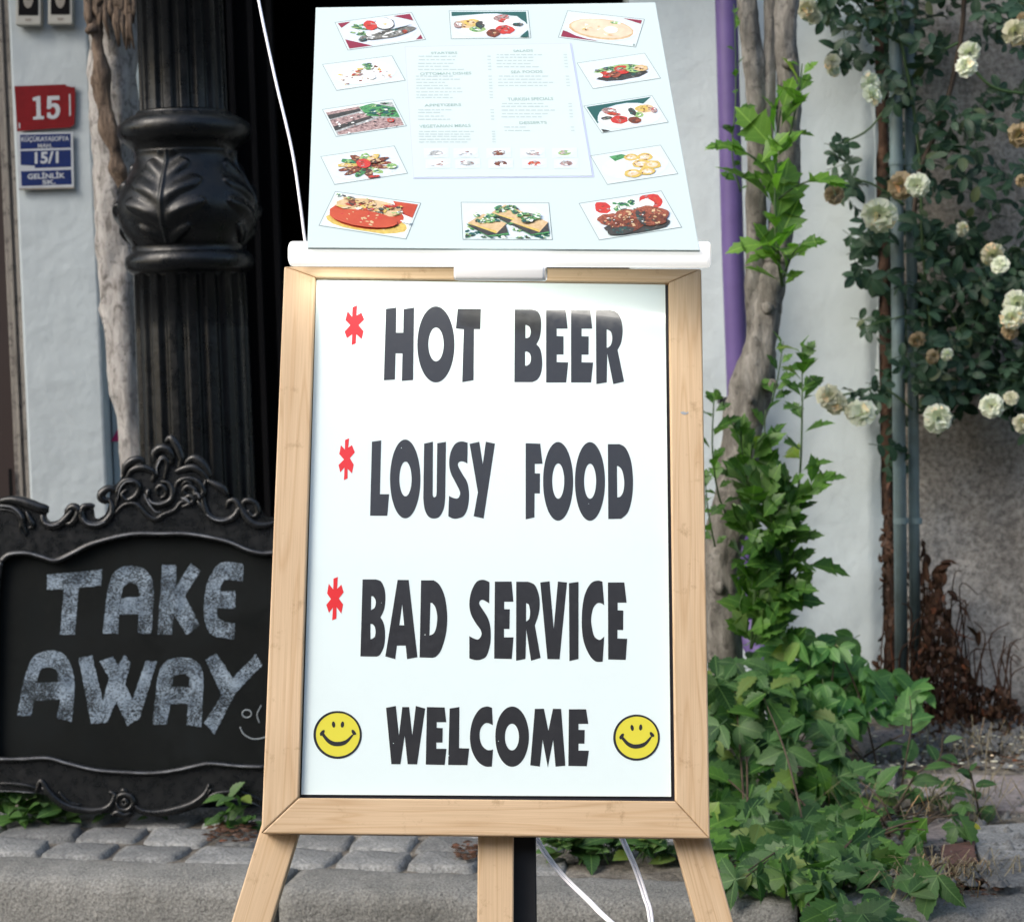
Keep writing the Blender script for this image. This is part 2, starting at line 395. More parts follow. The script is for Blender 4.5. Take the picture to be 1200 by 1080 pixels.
M['cream'] = plain('cream_box', (.34, .34, .31), .5)
M['pink'] = plain('magenta_sticker', (.55, .02, .15), .5)

# ============================================================ SETTING
street = mk('street', [(-60, -60, 0), (60, -60, 0), (60, 60, 0), (-60, 60, 0)], [(0, 1, 2, 3)], M['street']); tag(street, kind='structure')
KA, KB = atz(0, 1001, .13), atz(1200, 1040, .13)
kt = (KB - KA).normalized(); kp = Vector((kt.y, -kt.x, 0))         # along the kerb, and towards the street
if kp.y > 0: kp = -kp
def kc(s, t, z): return KA + kt * s - kp * t + Vector((0, 0, z - KA.z))   # s along, t away from the street
# kerb: long worn granite stones
kerb = thing('kerb', None, None, kc(0, 0, 0)); tag(kerb, kind='structure')
s_joint = (atz(354, 1011, .13) - KA).dot(kt)
for k in range(-3, 4):
    L = 1.06; s0 = s_joint + k * L + .006; s1 = s_joint + (k + 1) * L - .006; n = 44; V = []; Fc = []
    prof = [(0.0, .0), (.0, .11), (.008, .1235), (.03, .128), (.08, .130), (.13, .129), (.150, .125), (.162, .115), (.169, .095), (.170, .03), (.170, .0)]
    off = random.uniform(-.004, .004)
    for a in range(n + 1):
        s = s0 + (s1 - s0) * a / n; e = min(a, n - a)
        for (d, z) in prof:
            p = kc(s, -d + (.006 if e == 0 else 0), z + off - (.007 if e == 0 else .002 if e == 1 else 0))
            nn = noise.noise(p * 7) * .005 + noise.noise(p * 23) * .0035 + noise.noise(p * 60) * .0018
            nn -= .006 * max(0, noise.noise(p * 17 + Vector((3, 3, 3))) - .35) * (1 if d > .12 else .2) * 3
            p += (kp + Vector((0, 0, 1))) * nn
            V.append(p)
    m = len(prof)
    for a in range(n):
        for b in range(m - 1): Fc.append((a*m+b, a*m+b+1, (a+1)*m+b+1, (a+1)*m+b))
    Fc += [tuple(range(m - 1, -1, -1)), tuple(n * m + b for b in range(m))]
    mk('kerb_stone', V, Fc, M['kerb'], kerb, True)
# pavement: soil bed with cobbles standing in it
V = []; Fc = []; NX, NY = 150, 60
for j in range(NY + 1):
    for i in range(NX + 1):
        s = -2.2 + 5.2 * i / NX; t = .0 + 2.6 * j / NY
        p = kc(s, t, .118)
        ex = max(0, min(1, (s - 1.75) / .35))
        p.z += .006 * noise.noise(p * 8) + .006 * noise.noise(p * 30) + ex * (.016 + .022 * noise.noise(p * 3.1) + .010 * noise.noise(p * 21))
        V.append(p)
Fc = [(j*(NX+1)+i, j*(NX+1)+i+1, (j+1)*(NX+1)+i+1, (j+1)*(NX+1)+i) for j in range(NY) for i in range(NX)]
pave = thing('pavement', None, None, kc(0, 0, .1)); tag(pave, kind='structure')
mk('soil_bed', V, Fc, M['soil'], pave, True)
def cobble_mesh(k, L=.135, W=.127):
    n, m = 8, 7; V = []; Fc = []; rr = random.Random(k)
    o3 = Vector((rr.random() * 50, rr.random() * 50, 0))
    sk = [rr.uniform(-.14, .14) for _ in range(2)]
    for j in range(m + 1):
        for i in range(n + 1):
            u, v = 2 * i / n - 1, 2 * j / m - 1
            u2, v2 = math.copysign(abs(u) ** .5, u), math.copysign(abs(v) ** .5, v)
            e = max(abs(u2), abs(v2)); r = 1 - .1 * (abs(u2 * v2)) ** 3
            x = u2 * L / 2 * r * (1 + sk[0] * v2); y = v2 * W / 2 * r * (1 + sk[1] * u2)
            z = -.026 * max(0, (e - .88) / .12) ** 1.6 - .001 * e
            q = Vector((x, y, 0)) + o3
            z += .0028 * noise.noise(q * 22) + .002 * noise.noise(q * 70); x += .004 * noise.noise(q * 20 + Vector((9, 0, 0))); y += .004 * noise.noise(q * 20 + Vector((0, 9, 0)))
            V.append((x, y, z))
    Fc = [(j*(n+1)+i, j*(n+1)+i+1, (j+1)*(n+1)+i+1, (j+1)*(n+1)+i) for j in range(m) for i in range(n)]
    me = bpy.data.meshes.new('cobble'); me.from_pydata(V, [], Fc); me.materials.append(M['cobble'])
    me.polygons.foreach_set('use_smooth', [True] * len(Fc)); return me
cobs = [cobble_mesh(k, L) for k, L in enumerate((.149, .169, .189, .159, .199, .176))]
Ls = (.145, .165, .185, .155, .195, .172)
ka = math.atan2(kt.y, kt.x)
for row in range(8):
    s = -1.55 + random.uniform(0, .1); t = .068 + row * .132
    lim = 1.70 - row * .03
    while s < lim:
        k = random.randrange(6); L = Ls[k]
        gap = .004 if random.random() < .8 else .03
        if not (row == 0 and 1.18 < s < 1.8 ):   # weeds stand in this gap
            piece('cobble', cobs[k], pave, kc(s + L / 2, t + random.uniform(-.006, .006), .131 + random.uniform(-.006, .005)),
                  Quaternion((0, 0, 1), ka + random.uniform(-.09, .09)) @ Quaternion((1, 0, 0), random.uniform(-.05, .05)), (1, random.uniform(.93, 1.06), 1))
        s += L + gap
def slab_piece(name, px, z, mat, th=.03, jit=.004, parent=None):
    P = [atz(x, y, z) for x, y in px]; P2 = []
    for i in range(len(P)):
        a, b = P[i], P[(i + 1) % len(P)]
        for k in range(5):
            q = a.lerp(b, k / 5); q += Vector((noise.noise(q * 25), noise.noise(q * 25 + Vector((5, 5, 5))), 0)) * jit * 2; P2.append(q)
    c = sum(P2, Vector()) / len(P2); n = len(P2)
    V = [c + (p - c) * .97 + Vector((0, 0, .0)) for p in P2] + [p - Vector((0, 0, .005)) for p in P2] + [p - Vector((0, 0, th)) for p in P2] + [c]
    Fc = [(3 * n, k, (k + 1) % n) for k in range(n)] + [(k, k + n, (k + 1) % n + n, (k + 1) % n) for k in range(n)] + [(k + n, k + 2 * n, (k + 1) % n + 2 * n, (k + 1) % n + n) for k in range(n)]
    return mk(name, V, Fc, mat, parent, False)
for q, mt in (([(985, 898), (1052, 893), (1048, 925), (1000, 930)], 'slab'), ([(1062, 905), (1205, 908), (1210, 948), (1120, 944), (1070, 932)], 'slab'),
              ([(995, 858), (1060, 852), (1072, 872), (1010, 884)], 'slab'), ([(1130, 968), (1215, 962), (1230, 1000), (1150, 1005)], 'cobble'),
              ([(1080, 955), (1126, 960), (1130, 985), (1085, 990)], 'slab'), ([(1140, 1010), (1235, 1004), (1250, 1034), (1160, 1036)], 'cobble'),
              ([(900, 930), (960, 925), (970, 960), (905, 965)], 'slab'), ([(1230, 908), (1330, 910), (1330, 950), (1240, 950)], 'slab')):
    slab_piece('paving_slab', q, .148, M[mt], parent=pave)
slab_piece('brick', [(1102, 990), (1142, 984), (1146, 1008), (1106, 1014)], .155, M['brickred'], .05, parent=pave)

# ---- building with the dark doorway
WY = 5.30
def X(px, py, Y): return at(px, py, Y).x
bld = thing('building', 'white painted house front with a dark open doorway and a left pilaster', 'building', (0, WY, .1))
ZT = 2.75
def slantbox(name, xa, xb, Yf, Yb, z0, z1, mat, parent, bev=.004):
    mb = MB(); mb.box((xa, Yf, z0), (xb, Yb, z1)); return mb.build(name, mat, parent, bevel=bev)
xp0, xp1 = X(22, 300, 5.2), X(114, 300, 5.2)
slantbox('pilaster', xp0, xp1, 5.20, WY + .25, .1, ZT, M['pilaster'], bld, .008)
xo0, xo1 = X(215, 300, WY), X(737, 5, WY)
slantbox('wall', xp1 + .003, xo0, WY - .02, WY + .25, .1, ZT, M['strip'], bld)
# right white wall face as a fine grid so that it is not dead flat
xe = X(1030, 350, WY)
V = []; nx, nz_ = 60, 120
for j in range(nz_ + 1):
    for i in range(nx + 1):
        x = xo1 + (xe - xo1) * i / nx; z = .1 + (ZT - .1) * j / nz_
        ed = max(0, 1 - (nx - i) / 3)
        p = Vector((x, WY, z)); q = .006 * noise.noise(p * 3) + .003 * noise.noise(p * 9)
        V.append((x + ed * .018 * noise.noise(Vector((0, 0, z * 7))) + ed * .010 * noise.noise(Vector((3, 0, z * 31))), WY + q + ed * .012, z))
Fc = [(j*(nx+1)+i, j*(nx+1)+i+1, (j+1)*(nx+1)+i+1, (j+1)*(nx+1)+i) for j in range(nz_) for i in range(nx)]
mk('wall', V, Fc, M['white'], bld, True)
mb = MB(); mb.box((xo1, WY + .012, .1), (xe, WY + .25, ZT)); mb.build('wall', M['white'], bld)
slantbox('lintel', xo0, xo1, WY + .002, WY + .25, 2.42, ZT, M['white'], bld)
mb = MB()   # room behind the doorway, its darkness put into a near-black colour
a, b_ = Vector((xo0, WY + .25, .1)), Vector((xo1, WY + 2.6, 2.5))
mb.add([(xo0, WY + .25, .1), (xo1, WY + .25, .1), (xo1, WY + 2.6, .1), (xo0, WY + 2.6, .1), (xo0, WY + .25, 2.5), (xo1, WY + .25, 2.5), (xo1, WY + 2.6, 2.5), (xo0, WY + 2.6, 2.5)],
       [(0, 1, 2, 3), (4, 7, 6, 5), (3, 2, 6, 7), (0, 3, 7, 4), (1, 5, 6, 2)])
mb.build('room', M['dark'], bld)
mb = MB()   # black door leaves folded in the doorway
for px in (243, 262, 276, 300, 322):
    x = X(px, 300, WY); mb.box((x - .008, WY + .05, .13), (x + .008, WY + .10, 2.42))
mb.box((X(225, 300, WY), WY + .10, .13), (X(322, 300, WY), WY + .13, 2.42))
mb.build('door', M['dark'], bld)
xj0 = X(4, 300, 5.22)
mb = MB(); mb.box((xj0, 5.235, .1), (xp0 - .003, 5.45, ZT)); mb.build('door_jamb', M['jamb'], bld, bevel=.004)
mb = MB(); mb.box((xj0 + .016, 5.226, .1), (xj0 + .024, 5.236, ZT)); mb.box((xj0 + .034, 5.222, .1), (xj0 + .047, 5.236, ZT)); mb.build('jamb_moulding', M['jamb'], bld, bevel=.002)
mb = MB(); mb.box((X(9, 590, 5.2), 5.222, at(9, 600, 5.2).z - .25), (X(12.5, 590, 5.2), 5.23, at(9, 550, 5.2).z)); mb.build('jamb_slot', M['dark'], bld)
mb = MB(); mb.box((xj0 - 1.0, 5.45, .1), (xj0 - .002, 5.5, ZT)); mb.build('side_opening', M['darkwood'], bld)  # reddish black sheet standing in for the dark opening left of the jamb
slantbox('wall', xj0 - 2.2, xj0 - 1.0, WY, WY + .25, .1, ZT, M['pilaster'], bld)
# upper floor out of view, its overhang added to dim the wall below
slantbox('added_upper_storey', xj0 - 2.2, xe + .02, 4.80, WY + 3.2, ZT + .002, 5.6, M['white'], bld)
# neighbour's rough cement wall
xs0, xs1 = X(1046, 350, WY), X(1046, 350, WY) + 2.6
V = []; nx, nz_ = 110, 120
for j in range(nz_ + 1):
    for i in range(nx + 1):
        x = xs0 + (xs1 - xs0) * i / nx; z = .1 + 2.9 * j / nz_; p = Vector((x, 0, z))
        V.append((x, WY + .03 + .014 * noise.noise(p * 4) + .007 * noise.noise(p * 13) + .004 * noise.noise(p * 34), z))
Fc = [(j*(nx+1)+i, j*(nx+1)+i+1, (j+1)*(nx+1)+i+1, (j+1)*(nx+1)+i) for j in range(nz_) for i in range(nx)]
cw = thing('cement_wall', 'rough grey brown cement wall behind the climbing rose', 'wall', ((xs0 + xs1) / 2, WY, .1))
mk('render_coat', V, Fc, M['concrete'], cw, True)
mb = MB(); mb.box((xs0, WY + .06, .1), (xs1, WY + .35, 3.0)); mb.build('masonry', M['concrete'], cw)
mb = MB()
ex0, ex1 = X(1029, 350, WY + .02), X(1047, 350, WY + .02)
V = []; n = 90
for j in range(n + 1):
    z = .1 + 2.6 * j / n
    for i in range(4):
        x = ex0 + (ex1 - ex0) * i / 3; p = Vector((x, 0, z)); V.append((x, WY + .016 + .012 * noise.noise(p * 14) + (.03 if i == 3 else 0), z))
mk('broken_edge', V, [(j*4+i, j*4+i+1, (j+1)*4+i+1, (j+1)*4+i) for j in range(n) for i in range(3)], M['brickedge'], cw, True)

# ---- unseen house added across the street to block low sky and darken gloss reflections
op = thing('added_opposite_house', 'low dark plastered house added out of view across the street to dim low sky', 'building', (0, -5.6, 0))
M['opp'] = plain('opposite_plaster', (.16, .14, .12), .9, var=.15, scale=2)
mb = MB(); mb.box((-11, -10, 0), (11, -5.6, 5.0)); mb.build('wall', M['opp'], op)
mb = MB(); mb.box((-11.2, -10.2, 5.0), (11.2, -5.2, 5.15)); mb.build('roof', M['brickedge'], op)
for k in range(-3, 4):
    for z in (.9, 3.1):
        mb = MB(); mb.box((k * 2.6 - .45, -5.6, z), (k * 2.6 + .45, -5.57, z + 1.3)); fr = mb.build('window', M['signwhite'], op)
        mb = MB(); mb.box((k * 2.6 - .38, -5.57, z + .07), (k * 2.6 + .38, -5.565, z + 1.23)); mb.build('pane', M['blackmetal'], fr)
street_kerb = mk('opposite_kerb', [(-30, -4.6, 0), (30, -4.6, 0), (30, -4.6, .12), (-30, -4.6, .12), (30, -5.59, .12), (-30, -5.59, .12)], [(0, 3, 2, 1), (3, 5, 4, 2)], M['kerb']); tag(street_kerb, kind='structure')

# ---- pipes
def pxtube(name, pts, Y, r, mat, parent, n=14, org=None, **kw):
    Ys = Y if hasattr(Y, '__len__') else [Y] * len(pts)
    mb = MB(); mb.tube([at(x, y, yy) for (x, y), yy in zip(pts, Ys)], r, n, **kw); return mb.build(name, mat, parent, True)
dp = thing('drainpipe', 'purple drainpipe running down the white wall behind the tree', 'pipe', at(890, 775, 5.2))
pxtube('pipe', [(849, -60), (851, 0), (859, 300), (867, 520), (877, 700), (880, 730)], 5.2, .031, M['purple'], dp, 20)
pxtube('outlet', [(880, 726), (882, 750), (890, 764), (902, 776)], [5.2, 5.19, 5.15, 5.1], [.036, .036, .035, .037], M['purple'], dp, 20)
for py in (470,):
    c = at(849 + py * .031, py, 5.2); mb = MB()
    mb.tube([c - Vector((0, 0, .012)), c + Vector((0, 0, .012))], .035, 20); mb.box((c.x - .045, 5.235, c.z - .008), (c.x + .038, 5.29, c.z + .008)); mb.build('bracket', M['blackmetal'], dp, False)
gp = thing('conduit_pipe', 'wider grey green pipe on the left of the pair beside the rose', 'pipe', at(1056, 795, 5.2), 'grey wall pipes')
pxtube('pipe', [(1049, -60), (1050, 120), (1053, 450), (1057, 830)], 5.14, .0178, M['pipe'], gp, 16)
gp2 = thing('conduit_pipe', 'thinner grey pipe on the right of the pair beside the rose', 'pipe', at(1072, 795, 5.2), 'grey wall pipes')
pxtube('pipe', [(1064, -60), (1066, 120), (1070, 450), (1073, 830)], 5.16, .015, M['pipe'], gp2, 16)
for g_, x_, Y_, r_ in ((gp, 1050.5, 5.14, .021), (gp2, 1067.5, 5.16, .018)):
    for py in (190, 610):
        c = at(x_ + py * .012 - 2, py, Y_); mb = MB(); mb.tube([c - Vector((0, 0, .008)), c + Vector((0, 0, .008))], r_, 16); mb.build('clamp', M['pipe'], g_, False)

# ---- number plates, boxes and sticker on the pilaster
PF = Plane(Vector((0, 5.194, 0)), Vector((0, -1, 0)))
Z8 = (0, 80, .14825)
def plate(par, name, loops, off, mat, th=.002): 
    mb = MB(); sheet(mb, zm(loops, *Z8), PF, off, th); return mb.build(name, mat, par)
def textmesh(par, name, s, quad, pl, off, mat, bold=0.0):
    """lettering fitted to a quad of pixels TL TR BR BL"""
    cu_ = bpy.data.curves.new(name, 'FONT'); cu_.body = s; cu_.offset = bold; cu_.resolution_u = 3
    o = bpy.data.objects.new('tmp', cu_); C.objects.link(o); dg = bpy.context.evaluated_depsgraph_get()
    me = o.evaluated_get(dg).to_mesh(); vs_ = [v.co.copy() for v in me.vertices]; fs = [tuple(p.vertices) for p in me.polygons]
    o.evaluated_get(dg).to_mesh_clear(); bpy.data.objects.remove(o)
    x0, x1 = min(v.x for v in vs_), max(v.x for v in vs_); y0, y1 = min(v.y for v in vs_), max(v.y for v in vs_)
    TL, TR, BR, BL = [Vector((*q, 0)) for q in quad]; V = []
    for v in vs_:
        u, w_ = (v.x - x0) / (x1 - x0), (v.y - y0) / (y1 - y0)
        p = BL.lerp(BR, u).lerp(TL.lerp(TR, u), w_); V.append(pl.hit(p.x, p.y, off))
    return mk(name, V, fs, mat, par)
def zq(q, z): return [(z[0] + x * z[2], z[1] + y * z[2]) for x, y in q]
hn = thing('house_number_plate', 'worn red enamel plate with white number 15 on the pilaster', 'sign', PF.hit(55, 155))
plate(hn, 'plate', [[(113, 142), (300, 136), (520, 128), (592, 135), (594, 300), (588, 440), (560, 468), (400, 478), (135, 500), (124, 300)]], .006, M['signred'])
for L_ in ([(545, 205), (556, 205), (560, 375), (548, 380)], [(520, 128), (592, 134), (590, 152), (560, 147), (525, 140)], [(147, 430), (160, 440), (158, 480), (148, 470)]):
    plate(hn, 'chipped_enamel', [L_], .0066, M['signwhite'], .0004)
plate(hn, 'digit_one', [[(258, 235), (300, 222), (318, 222), (322, 378), (348, 382), (348, 402), (262, 408), (262, 386), (290, 380), (286, 258), (260, 258)]], .0068, M['signwhite'], .0005)
plate(hn, 'digit_five', [loop([(375, 222), (470, 218), (470, 250), (408, 253), (406, 284), [(406, 284), (430, 276), (462, 290), (475, 335), (458, 382), (420, 403), (372, 390)], (372, 352), (398, 350), [(398, 350), (405, 370), (425, 372), (440, 350), (436, 318), (415, 305), (398, 322)], (370, 324)])], .0068, M['signwhite'], .0005)
bs = thing('address_plate', 'white plate with three blue address panels reading 15/1 below red number', 'sign', PF.hit(55, 220))
plate(bs, 'plate', [[(140, 512), (575, 505), (585, 940), (150, 950)]], .006, M['signwhite'])
mb = MB()
for q in ([(158, 527), (557, 518), (560, 628), (160, 640)], [(160, 655), (560, 645), (562, 780), (275, 790), (275, 770), (163, 765)], [(165, 815), (562, 802), (568, 918), (170, 932)]):
    mb = MB(); sheet(mb, zm([q], *Z8), PF, .0065, .0004); mb.build('blue_panel', M['signblue'], bs)
for s_, q, bo in (('KÜÇÜKAYASOFYA', [(168, 536), (545, 528), (545, 582), (168, 590)], .02), ('MAH.', [(298, 598), (412, 595), (412, 628), (300, 632)], .02), ('15/1', [(275, 664), (462, 655), (462, 750), (275, 757)], .03),
                  ('GELİNLİK', [(218, 822), (514, 815), (514, 868), (218, 878)], .03), ('SK.', [(333, 885), (440, 880), (440, 915), (335, 920)], .03)):
    textmesh(bs, 'lettering', s_, zq(q, Z8), PF, .0070, M['signwhite'], bo)
mb = MB(); sheet(mb, zm([[(150, 948), (585, 938), (586, 950), (152, 962)]], *Z8), PF, .012, .01); mb.build('lower_rim', M['jamb'], bs)
for lb, (x0, x1, yb) in (('left small cream framed glass box above the red number plate', (18, 48, 30)), ('right small cream framed glass box above the red number plate', (56, 85, 29))):
    q = thing('meter_box', lb, 'box', PF.hit((x0 + x1) / 2, yb), 'meter boxes')
    mb = MB(); sheet(mb, [[(x0, -30), (x1, -30), (x1, yb), (x0, yb)]], PF, .03, .03); mb.build('case', M['cream'], q, bevel=.004)
    mb = MB(); sheet(mb, [[(x0 + 3.5, -27), (x1 - 3.5, -27), (x1 - 3.5, yb - 12), (x0 + 3.5, yb - 12)]], PF, .0315, .001); mb.build('window', M['dark'], q)
    mb = MB(); sheet(mb, [ell((x0 + x1) / 2, -2, 6, 12, 16)], PF, .033, .001); mb.build('dial', M['jamb'], q)
    mb = MB(); sheet(mb, [[((x0+x1)/2 - 4, yb - 8), ((x0+x1)/2 + 4, yb - 8), ((x0+x1)/2 + 3, yb - 5), ((x0+x1)/2 - 3, yb - 5)]], PF, .031, .0008); mb.build('badge', M['jamb'], q)
PW = Plane(Vector((0, WY - .022, 0)), Vector((0, -1, 0)))
mb = MB(); sheet(mb, [[(130, 517), (140, 499), (150, 517)]], PW, .0006, .0005)
tag(mb.build('wall_sticker', M['pink'], None, org=PW.hit(140, 517)), 'small magenta triangle stuck on the white wall beside the pale trunk', 'sticker')

# ============================================================ LAMP POST
PY = 4.62
def zpx(py, px=222): return at(px, py, PY).z
axis0 = at(222, 300, PY); PX_, = (axis0.x,)
lp = thing('lamp_post', 'black cast iron lamp post with leafy vase and fluted shaft behind the chalkboard', 'lamp post', (PX_, PY, .13))
KPX = PY / F
def lathe(name, prof, n, mat, relief=None, flutes=0, fd=0.0):
    V = []; m = len(prof)
    for (z, r) in prof:
        for k in range(n):
            f = 2 * math.pi * k / n; rr = r
            if flutes:
                c = math.cos(f * flutes); rr -= fd * (max(0, c)) ** .7
            if relief: rr += relief(f, z, r)
            V.append((PX_ + rr * math.sin(f), PY - rr * math.cos(f), z))
    Fc = [(k * n + q, k * n + (q + 1) % n, (k + 1) * n + (q + 1) % n, (k + 1) * n + q) for k in range(m - 1) for q in range(n)]
    Fc += [tuple(range(n)), tuple((m - 1) * n + q for q in range(n - 1, -1, -1))]
    return mk(name, V, Fc, mat, lp, True)
def zr(l): return [(zpx(y), r * KPX) for y, r in l]
zb = zpx(318)
lathe('lower_shaft', [(.26, .148)] + [(.26 + (zb - .26) * k / 8, .144 - .006 * k / 8) for k in range(1, 9)], 240, M['post'], None, 18, .011)
lathe('base', [(.13, .21), (.17, .21), (.18, .19), (.23, .19), (.25, .165), (.27, .15)], 64, M['post'])
lathe('lower_ring', zr([(324, 60), (320, 67), (315, 73), (308, 75), (301, 73.5), (297, 69), (294, 66), (291, 67), (288, 66)]), 72, M['post'])
zt_, zb_ = zpx(178), zpx(291)
def acan(f, z, r):
    h = (zt_ - z) / (zt_ - zb_); out = 0.0
    for c in (-.2, math.pi / 2 - .2, math.pi - .2, -math.pi / 2 - .2):
        d = (f - c + math.pi) % (2 * math.pi) - math.pi; u = d / .66; au = abs(u)
        if au > 1.1 or h < .02 or h > .98: continue
        wid = math.sin(math.pi * min(1, h * .92 + .02) ** .85) ** .75
        ph = h * 27 + au * 8.5 - au * au * 3.0
        tooth = math.sin(ph)
        e = wid * (.88 + .12 * tooth)
        if au < e:
            k = min(1, (e - au) / .08); grow = min(1, au / .35)
            out = max(out, .0040 * k + k * (.0042 * grow + .0008) * tooth + .0055 * max(0, 1 - au / .06) * k)
    return out
prof = spline([(178, 59, 0), (186, 58, 0), (196, 60.5, 0), (210, 68, 0), (227, 77.5, 0), (244, 82, 0), (260, 80, 0), (274, 74, 0), (285, 67, 0), (292, 63, 0)], 12)
lathe('vase', [(zpx(p.x), p.y * KPX) for p in prof], 360, M['post'], acan)
lathe('collar', zr([(182, 58), (176, 60), (170, 66), (165, 73), (159, 76.5), (152, 77), (146, 75), (141, 68), (138, 62), (136, 56), (132, 54)]), 72, M['post'])
zt = zpx(-60)
lathe('upper_shaft', [(zpx(136) - .02, .110), (zpx(132), .106), (zt, .103)], 240, M['post'], None, 16, .010)

# ---- pale trunk with a brown vine, left of the post
lt = thing('old_trunk', 'pale peeling tree trunk between pilaster and black lamp post', 'tree', at(160, 820, 5.0))
mb = MB(); P = spline([at(133, -60, 5.02), at(134, 0, 5.02), at(133, 100, 5.02), at(133, 200, 5.02), at(136, 280, 5.02), at(143, 390, 5.0), at(153, 500, 4.98), at(160, 600, 4.98), at(166, 700, 4.98), at(168, 830, 4.98)], 8)
mb.tube(P, [max(.035, (34 - 27 * k / len(P)) * 5 / F) for k in range(len(P))], 28, jit=.28); mb.build('trunk', M['whitebark'], lt, True)
vn = thing('brown_vine', 'brown shaggy vine stem hanging in front of the pale trunk', 'vine', at(150, 300, 4.95))
mb = MB(); P = spline([at(102, -60, 4.93), at(106, 0, 4.92), at(113, 38, 4.9), at(118, 90, 4.9), at(126, 140, 4.9), at(134, 180, 4.9), at(144, 212, 4.92), at(160, 260, 4.94)], 8)
mb.tube(P, [(8.5 + 2 * math.sin(k * .6)) * 5 / F for k in range(len(P))], 12, jit=.7); 
mb.build('stem', M['brownbark'], vn, True)
mb = MB(); rr = random.Random(3)
for k in range(26):
    x0 = rr.uniform(100, 158); y1 = rr.uniform(10, 62) - abs(x0 - 140) * .3
    mb.tube([at(x0 + rr.uniform(-6, 6), -40, 4.9), at(x0, y1 * .5, 4.88), at(x0 + rr.uniform(-3, 6), y1, 4.9)], [.009, .008, .002], 5, jit=.6)
mb.build('peeling_bark', M['brownbark'], vn, True)
mb = MB(); mb.tube([at(113, 36, 4.9), at(106, 34, 4.88), at(101, 38, 4.87)], [.014, .012, .004], 7, jit=.6); mb.build('twig', M['brownbark'], vn, True)

# ============================================================ CHALKBOARD
CB = Plane(at(165, 952, 4.28), Vector((0, -math.cos(R(6)), math.sin(R(6)))))
cb = thing('chalkboard', 'black ornate chalkboard with TAKE AWAY written in chalk standing on the cobbles', 'chalkboard', atz(150, 957, .13))
za, zc_, zd = (0, 500, .13333), (110, 500, .18333), (0, 870, .26667)
def zp(l, z): return [(z[0] + x * z[2], z[1] + y * z[2]) for x, y in l]
top_l = zp([(0, 640), (110, 640), (230, 665), (330, 700), (395, 712), (385, 790), (430, 832), (500, 832), (550, 785), (590, 725), (640, 705), (720, 712), (760, 700), (800, 720), (815, 795), (870, 802), (925, 765), (955, 690), (960, 640)], za)
top_c = zp([(110, 390), (160, 350), (200, 270), (250, 250), (330, 250), (390, 240), (400, 180), (440, 140), (490, 90), (530, 140), (560, 220), (620, 230), (650, 205), (700, 240), (735, 300), (760, 350), (830, 410), (880, 470), (940, 475), (1000, 480), (1050, 500), (1085, 565), (1150, 575)], zc_)
top_r = [(345, 600), (362, 592), (374, 600), (390, 590), (402, 610), (405, 680)]
bot = [(405, 880), (396, 915), (380, 935)] + zp([(1230, 305), (1150, 285), (1080, 255), (1000, 250), (930, 255), (860, 290), (780, 315), (700, 328), (640, 320), (590, 308), (575, 325), (540, 328), (500, 325), (485, 308), (420, 312), (330, 307), (260, 277), (200, 228), (140, 218), (60, 214), (0, 212)], zd) + [(-30, 930), (-60, 920), (-72, 880), (-66, 760), (-74, 680), (-60, 620), (-35, 590), (-15, 584)]
outer = loop([[*top_l, *top_c, *top_r], *bot])
zi = (0, 500, .28333)
inner_top = zp([(5, 555), (40, 527), (110, 522), (170, 537), (230, 552), (300, 522), (370, 487), (470, 457), (560, 442), (660, 442), (770, 442), (870, 457), (950, 477), (1020, 507), (1080, 522), (1130, 520)], zi) + [(340, 646), (354, 665), (358, 760)]
inner_bot = [(352, 885), (340, 897)] + zp([(1150, 106), (1050, 103), (930, 92), (870, 100), (780, 120), (680, 133), (560, 131), (420, 120), (300, 92), (210, 68), (100, 72), (0, 72)], zd) + [(-8, 880), (-6, 780), (-4, 700)]
inner = loop([[*inner_top, *inner_bot, inner_top[0]]], 4)
mb = MB(); sheet(mb, [outer, inner], CB, 0.0, .03); mb.build('frame', M['frameblack'], cb, bevel=.004)
mb = MB(); sheet(mb, [loop([[*inner_top, *inner_bot, inner_top[0]]], 2)], CB, -.012, .01)
V0 = mb.V; mb.build('slate', M['slate'], cb)
def strk(name, pts, r, mat, off=.004, n=7, par=None, taper=False, sm=5):
    P = spline([CB.hit(x, y, off) for x, y in pts], sm); m = len(P); k_ = 4.28 / F
    rad = [r * k_ * ((.45 + .55 * math.sin(math.pi * k / (m - 1))) if taper else 1) for k in range(m)]
    mb = MB(); mb.tube(P, rad, n); return mb.build(name, mat, par or cb, True)
bead = strk('inner_bead', inner_top + inner_bot + [inner_top[0]], 3.6, M['frameblack'], .003)
strk('worn_highlight_edge', inner_top, 1.3, M['worn'], .0115, par=bead); strk('worn_highlight_edge', inner_bot[2:14], 1.2, M['worn'], .0115, par=bead)
def scroll(cx, cy, r, a0, turns, sgn=1, shrink=.25, n=14):
    return [(cx + (r * (1 - (1 - shrink) * k / (n - 1))) * math.cos(a0 + sgn * turns * 2 * math.pi * k / (n - 1)),
             cy + (r * (1 - (1 - shrink) * k / (n - 1))) * math.sin(a0 + sgn * turns * 2 * math.pi * k / (n - 1))) for k in range(n)]
orn = []
